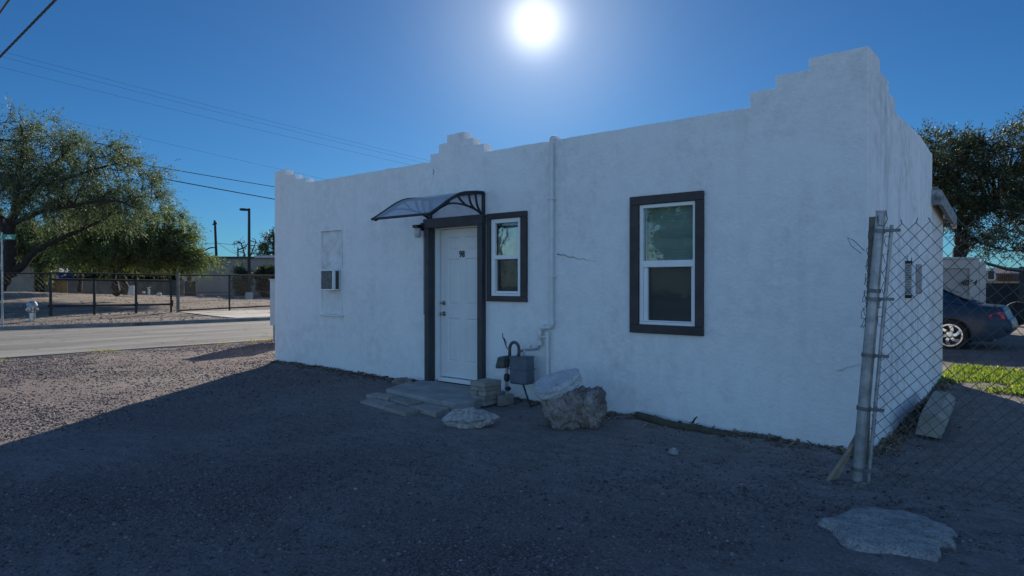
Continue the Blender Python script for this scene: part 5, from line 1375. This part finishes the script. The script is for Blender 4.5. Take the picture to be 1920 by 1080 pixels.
def wheel(u, y, s_):
    c = (XR - u, y, .30 + CG); wq = MB(); wq.lathe([(.20,-.085),(.27,-.10),(.297,-.08),(.302,0),(.297,.08),(.27,.10),(.20,.085)], c, (0, s_, 0), 32)
    wh = make('wheel', wq, rubber, car, smooth=True)
    rq = MB(); f_ = .085
    rim_pts = [Vector((math.cos(t), 0, math.sin(t))) for t in [2*math.pi*i/32 for i in range(32)]]
    n = 32; vs = []
    for rr, dd in ((.205, f_+.012), (.215, f_+.02), (.19, f_+.02), (.18, f_+.0)):
        vs += [Vector(c) + p*rr + Vector((0, s_*dd, 0)) for p in rim_pts]
    rq.add(vs, [(r2*n+i, r2*n+(i+1)%n, (r2+1)*n+(i+1)%n, (r2+1)*n+i) for r2 in range(3) for i in range(n)])
    for k in range(6):
        a0 = 2*math.pi*k/6
        def pt(r_, a_, dd): return Vector(c) + Vector((math.cos(a_)*r_, s_*dd, math.sin(a_)*r_))
        pa = [pt(.04, a0 - .5, f_+.02), pt(.11, a0 - .12, f_+.028), pt(.185, a0 + .22, f_+.012), pt(.185, a0 + .62, f_+.012), pt(.11, a0 + .40, f_+.024), pt(.04, a0 + .6, f_+.02)]
        rq.add(pa, [(0,1,4,5), (1,2,3,4)])
    rq.lathe([(.06, f_+.0),(.06, f_+.03),(.03, f_+.036)], c, (0, s_, 0), 16)
    make('rim', rq, alloy, wh)
    bq = MB(); bq.lathe([(.19, f_-.03),(.19, f_-.02)], c, (0, s_, 0), 24); make('brake_disc', bq, M['black'], wh)
for wc in wheels: wheel(wc, YN + .11, -1); wheel(wc, YN + 1.59, 1)

# ------------------------------------------------------------------ trailer, fence and far building on the right
D = 17.5
tr_, P, L, z0, zt = bld('trailer', 1640, 1832, 486, 640, D, 6, None, 'beige mobile home end wall with dark painted number 4064', 'trailer')
bm_ = simple('beige trailer siding', (.34,.30,.265), .75, .16, 1.5, bscale=3, bdist=.004)
make('wall', pbox(P, 0, L, 0, 6, z0, zt), bm_, tr_)
q = pbox(P, -.1, L+.14, -.10, 6.1, zt+.005, zt+.05); make('roof', q, simple('trailer roof edge', (.45,.43,.41), .7, .2, 3), tr_)
trim_m = simple('pale trailer trim', (.42,.385,.35), .7, .15, 3)
q = pbox(P, 0, L+.02, -.05, -.002, zt-.24, zt); pbox(P, L-.23, L+.02, -.05, -.002, z0, zt-.242, q); pbox(P, L+.022, L+.19, -.06, .10, z0, zt-.06, q); make('trim', q, trim_m, tr_, bevel=.006)
uvec = (P(1,0,0) - P(0,0,0)).normalized(); nvec = Vector((-uvec.y, uvec.x, 0))
rot = Matrix((uvec, Vector((0,0,1)), -nvec)).transposed()
pc = at(1814.5, 530.5, D - .02); 
text_mesh('house_number', '4064', .21, pc - nvec*.03, rot, M['black'], tr_, .002, 1.0, .25, 1.0, .006)
c = at(1849, 516, D + .3); q = MB(); q.obox(c, uvec*.11, nvec*.2, Vector((0,0,.14))); ac = finish(make('air_conditioner', q, simple('pale unit', (.5,.5,.5), .6, .15, 6), org=c, bevel=.01), 'small air conditioner box fixed to the right side of the beige trailer', 'air conditioner')
q = MB(); q.obox(c - nvec*.205 - uvec*.015, uvec*.075, nvec*.004, Vector((0,0,.11))); make('grille', q, M['black'], ac)
# dark screened fence and gate
D2 = 24
q0, q1 = at(1838, 600, D2), at(2080, 600, D2)
panel('screened_fence', Vector((q0.x,q0.y,-.1)), Vector((q1.x,q1.y,-.1)), at(1838,531,D2).z, at(2080,531,D2).z, .03, simple('dark fence screen', (.022,.024,.028), .85, .4, 3), 'tall black screened fence right of the beige trailer', 'fence')
q = MB(); a = at(1917, 560, D2-.6); q.box(a.x-.09, a.x+.09, a.y-.09, a.y+.09, -.1, at(1917,500,D2-.6).z); finish(make('gate_post', q, M['black'], org=(a.x,a.y,-.1), bevel=.01), 'thick black post at the right edge before the screened fence', 'post')
a = at(1850, 494, 21); b_ = at(1922, 508, 22); q = MB(); q.tube([a, a.lerp(b_, .5) - Vector((0,0,.05)), b_, b_ + (b_-a)*.6], [.05,.06,.07,.07], 6)
finish(make('beam', q, M['dark_metal'], org=a), 'dark sloping beam running from the trailer roof to the right edge', 'beam')
fo, P, L, z0, zt = bld('building', 1848, 2060, 512, 600, 34, 5, None, 'orange stucco building with tiled balustrade beyond the screened fence', 'building')
make('wall', pbox(P, 0, L, 0, 5, z0, zt), simple('orange stucco', (.42,.27,.15), .9, .15, 2, bscale=8, bdist=.01), fo)
q = MB()
for k in range(16):
    s_ = .62 + k*.105; q.tube([P(s_, -.05, at(1880,527,34).z), P(s_, -.05, at(1880,516,34).z)], .04, 6)
pbox(P, .5, 2.4, -.1, -.003, at(1880,515.5,34).z, at(1880,513,34).z, q); make('balustrade', q, simple('terracotta tile', (.16,.075,.055), .85, .3, 6), fo)
q = pbox(P, 2.0, L, 1.0, 4, zt+.003, zt+.30); make('parapet', q, simple('pale parapet', (.55,.52,.48), .8, .2, 3), fo)
# junk in front of the fence
q = MB(); c = at(1908, 588, 20); q.lathe([(.33,-.12),(.36,0),(.33,.12)], c, (.3,-1,0), 20); finish(make('tyre', q, rubber, org=c, smooth=True), 'old dark tyre leaning before the screened fence', 'tyre')

scene.render.engine = 'CYCLES'
scene.cycles.max_bounces = 7; scene.cycles.transparent_max_bounces = 12; scene.cycles.use_denoising = True
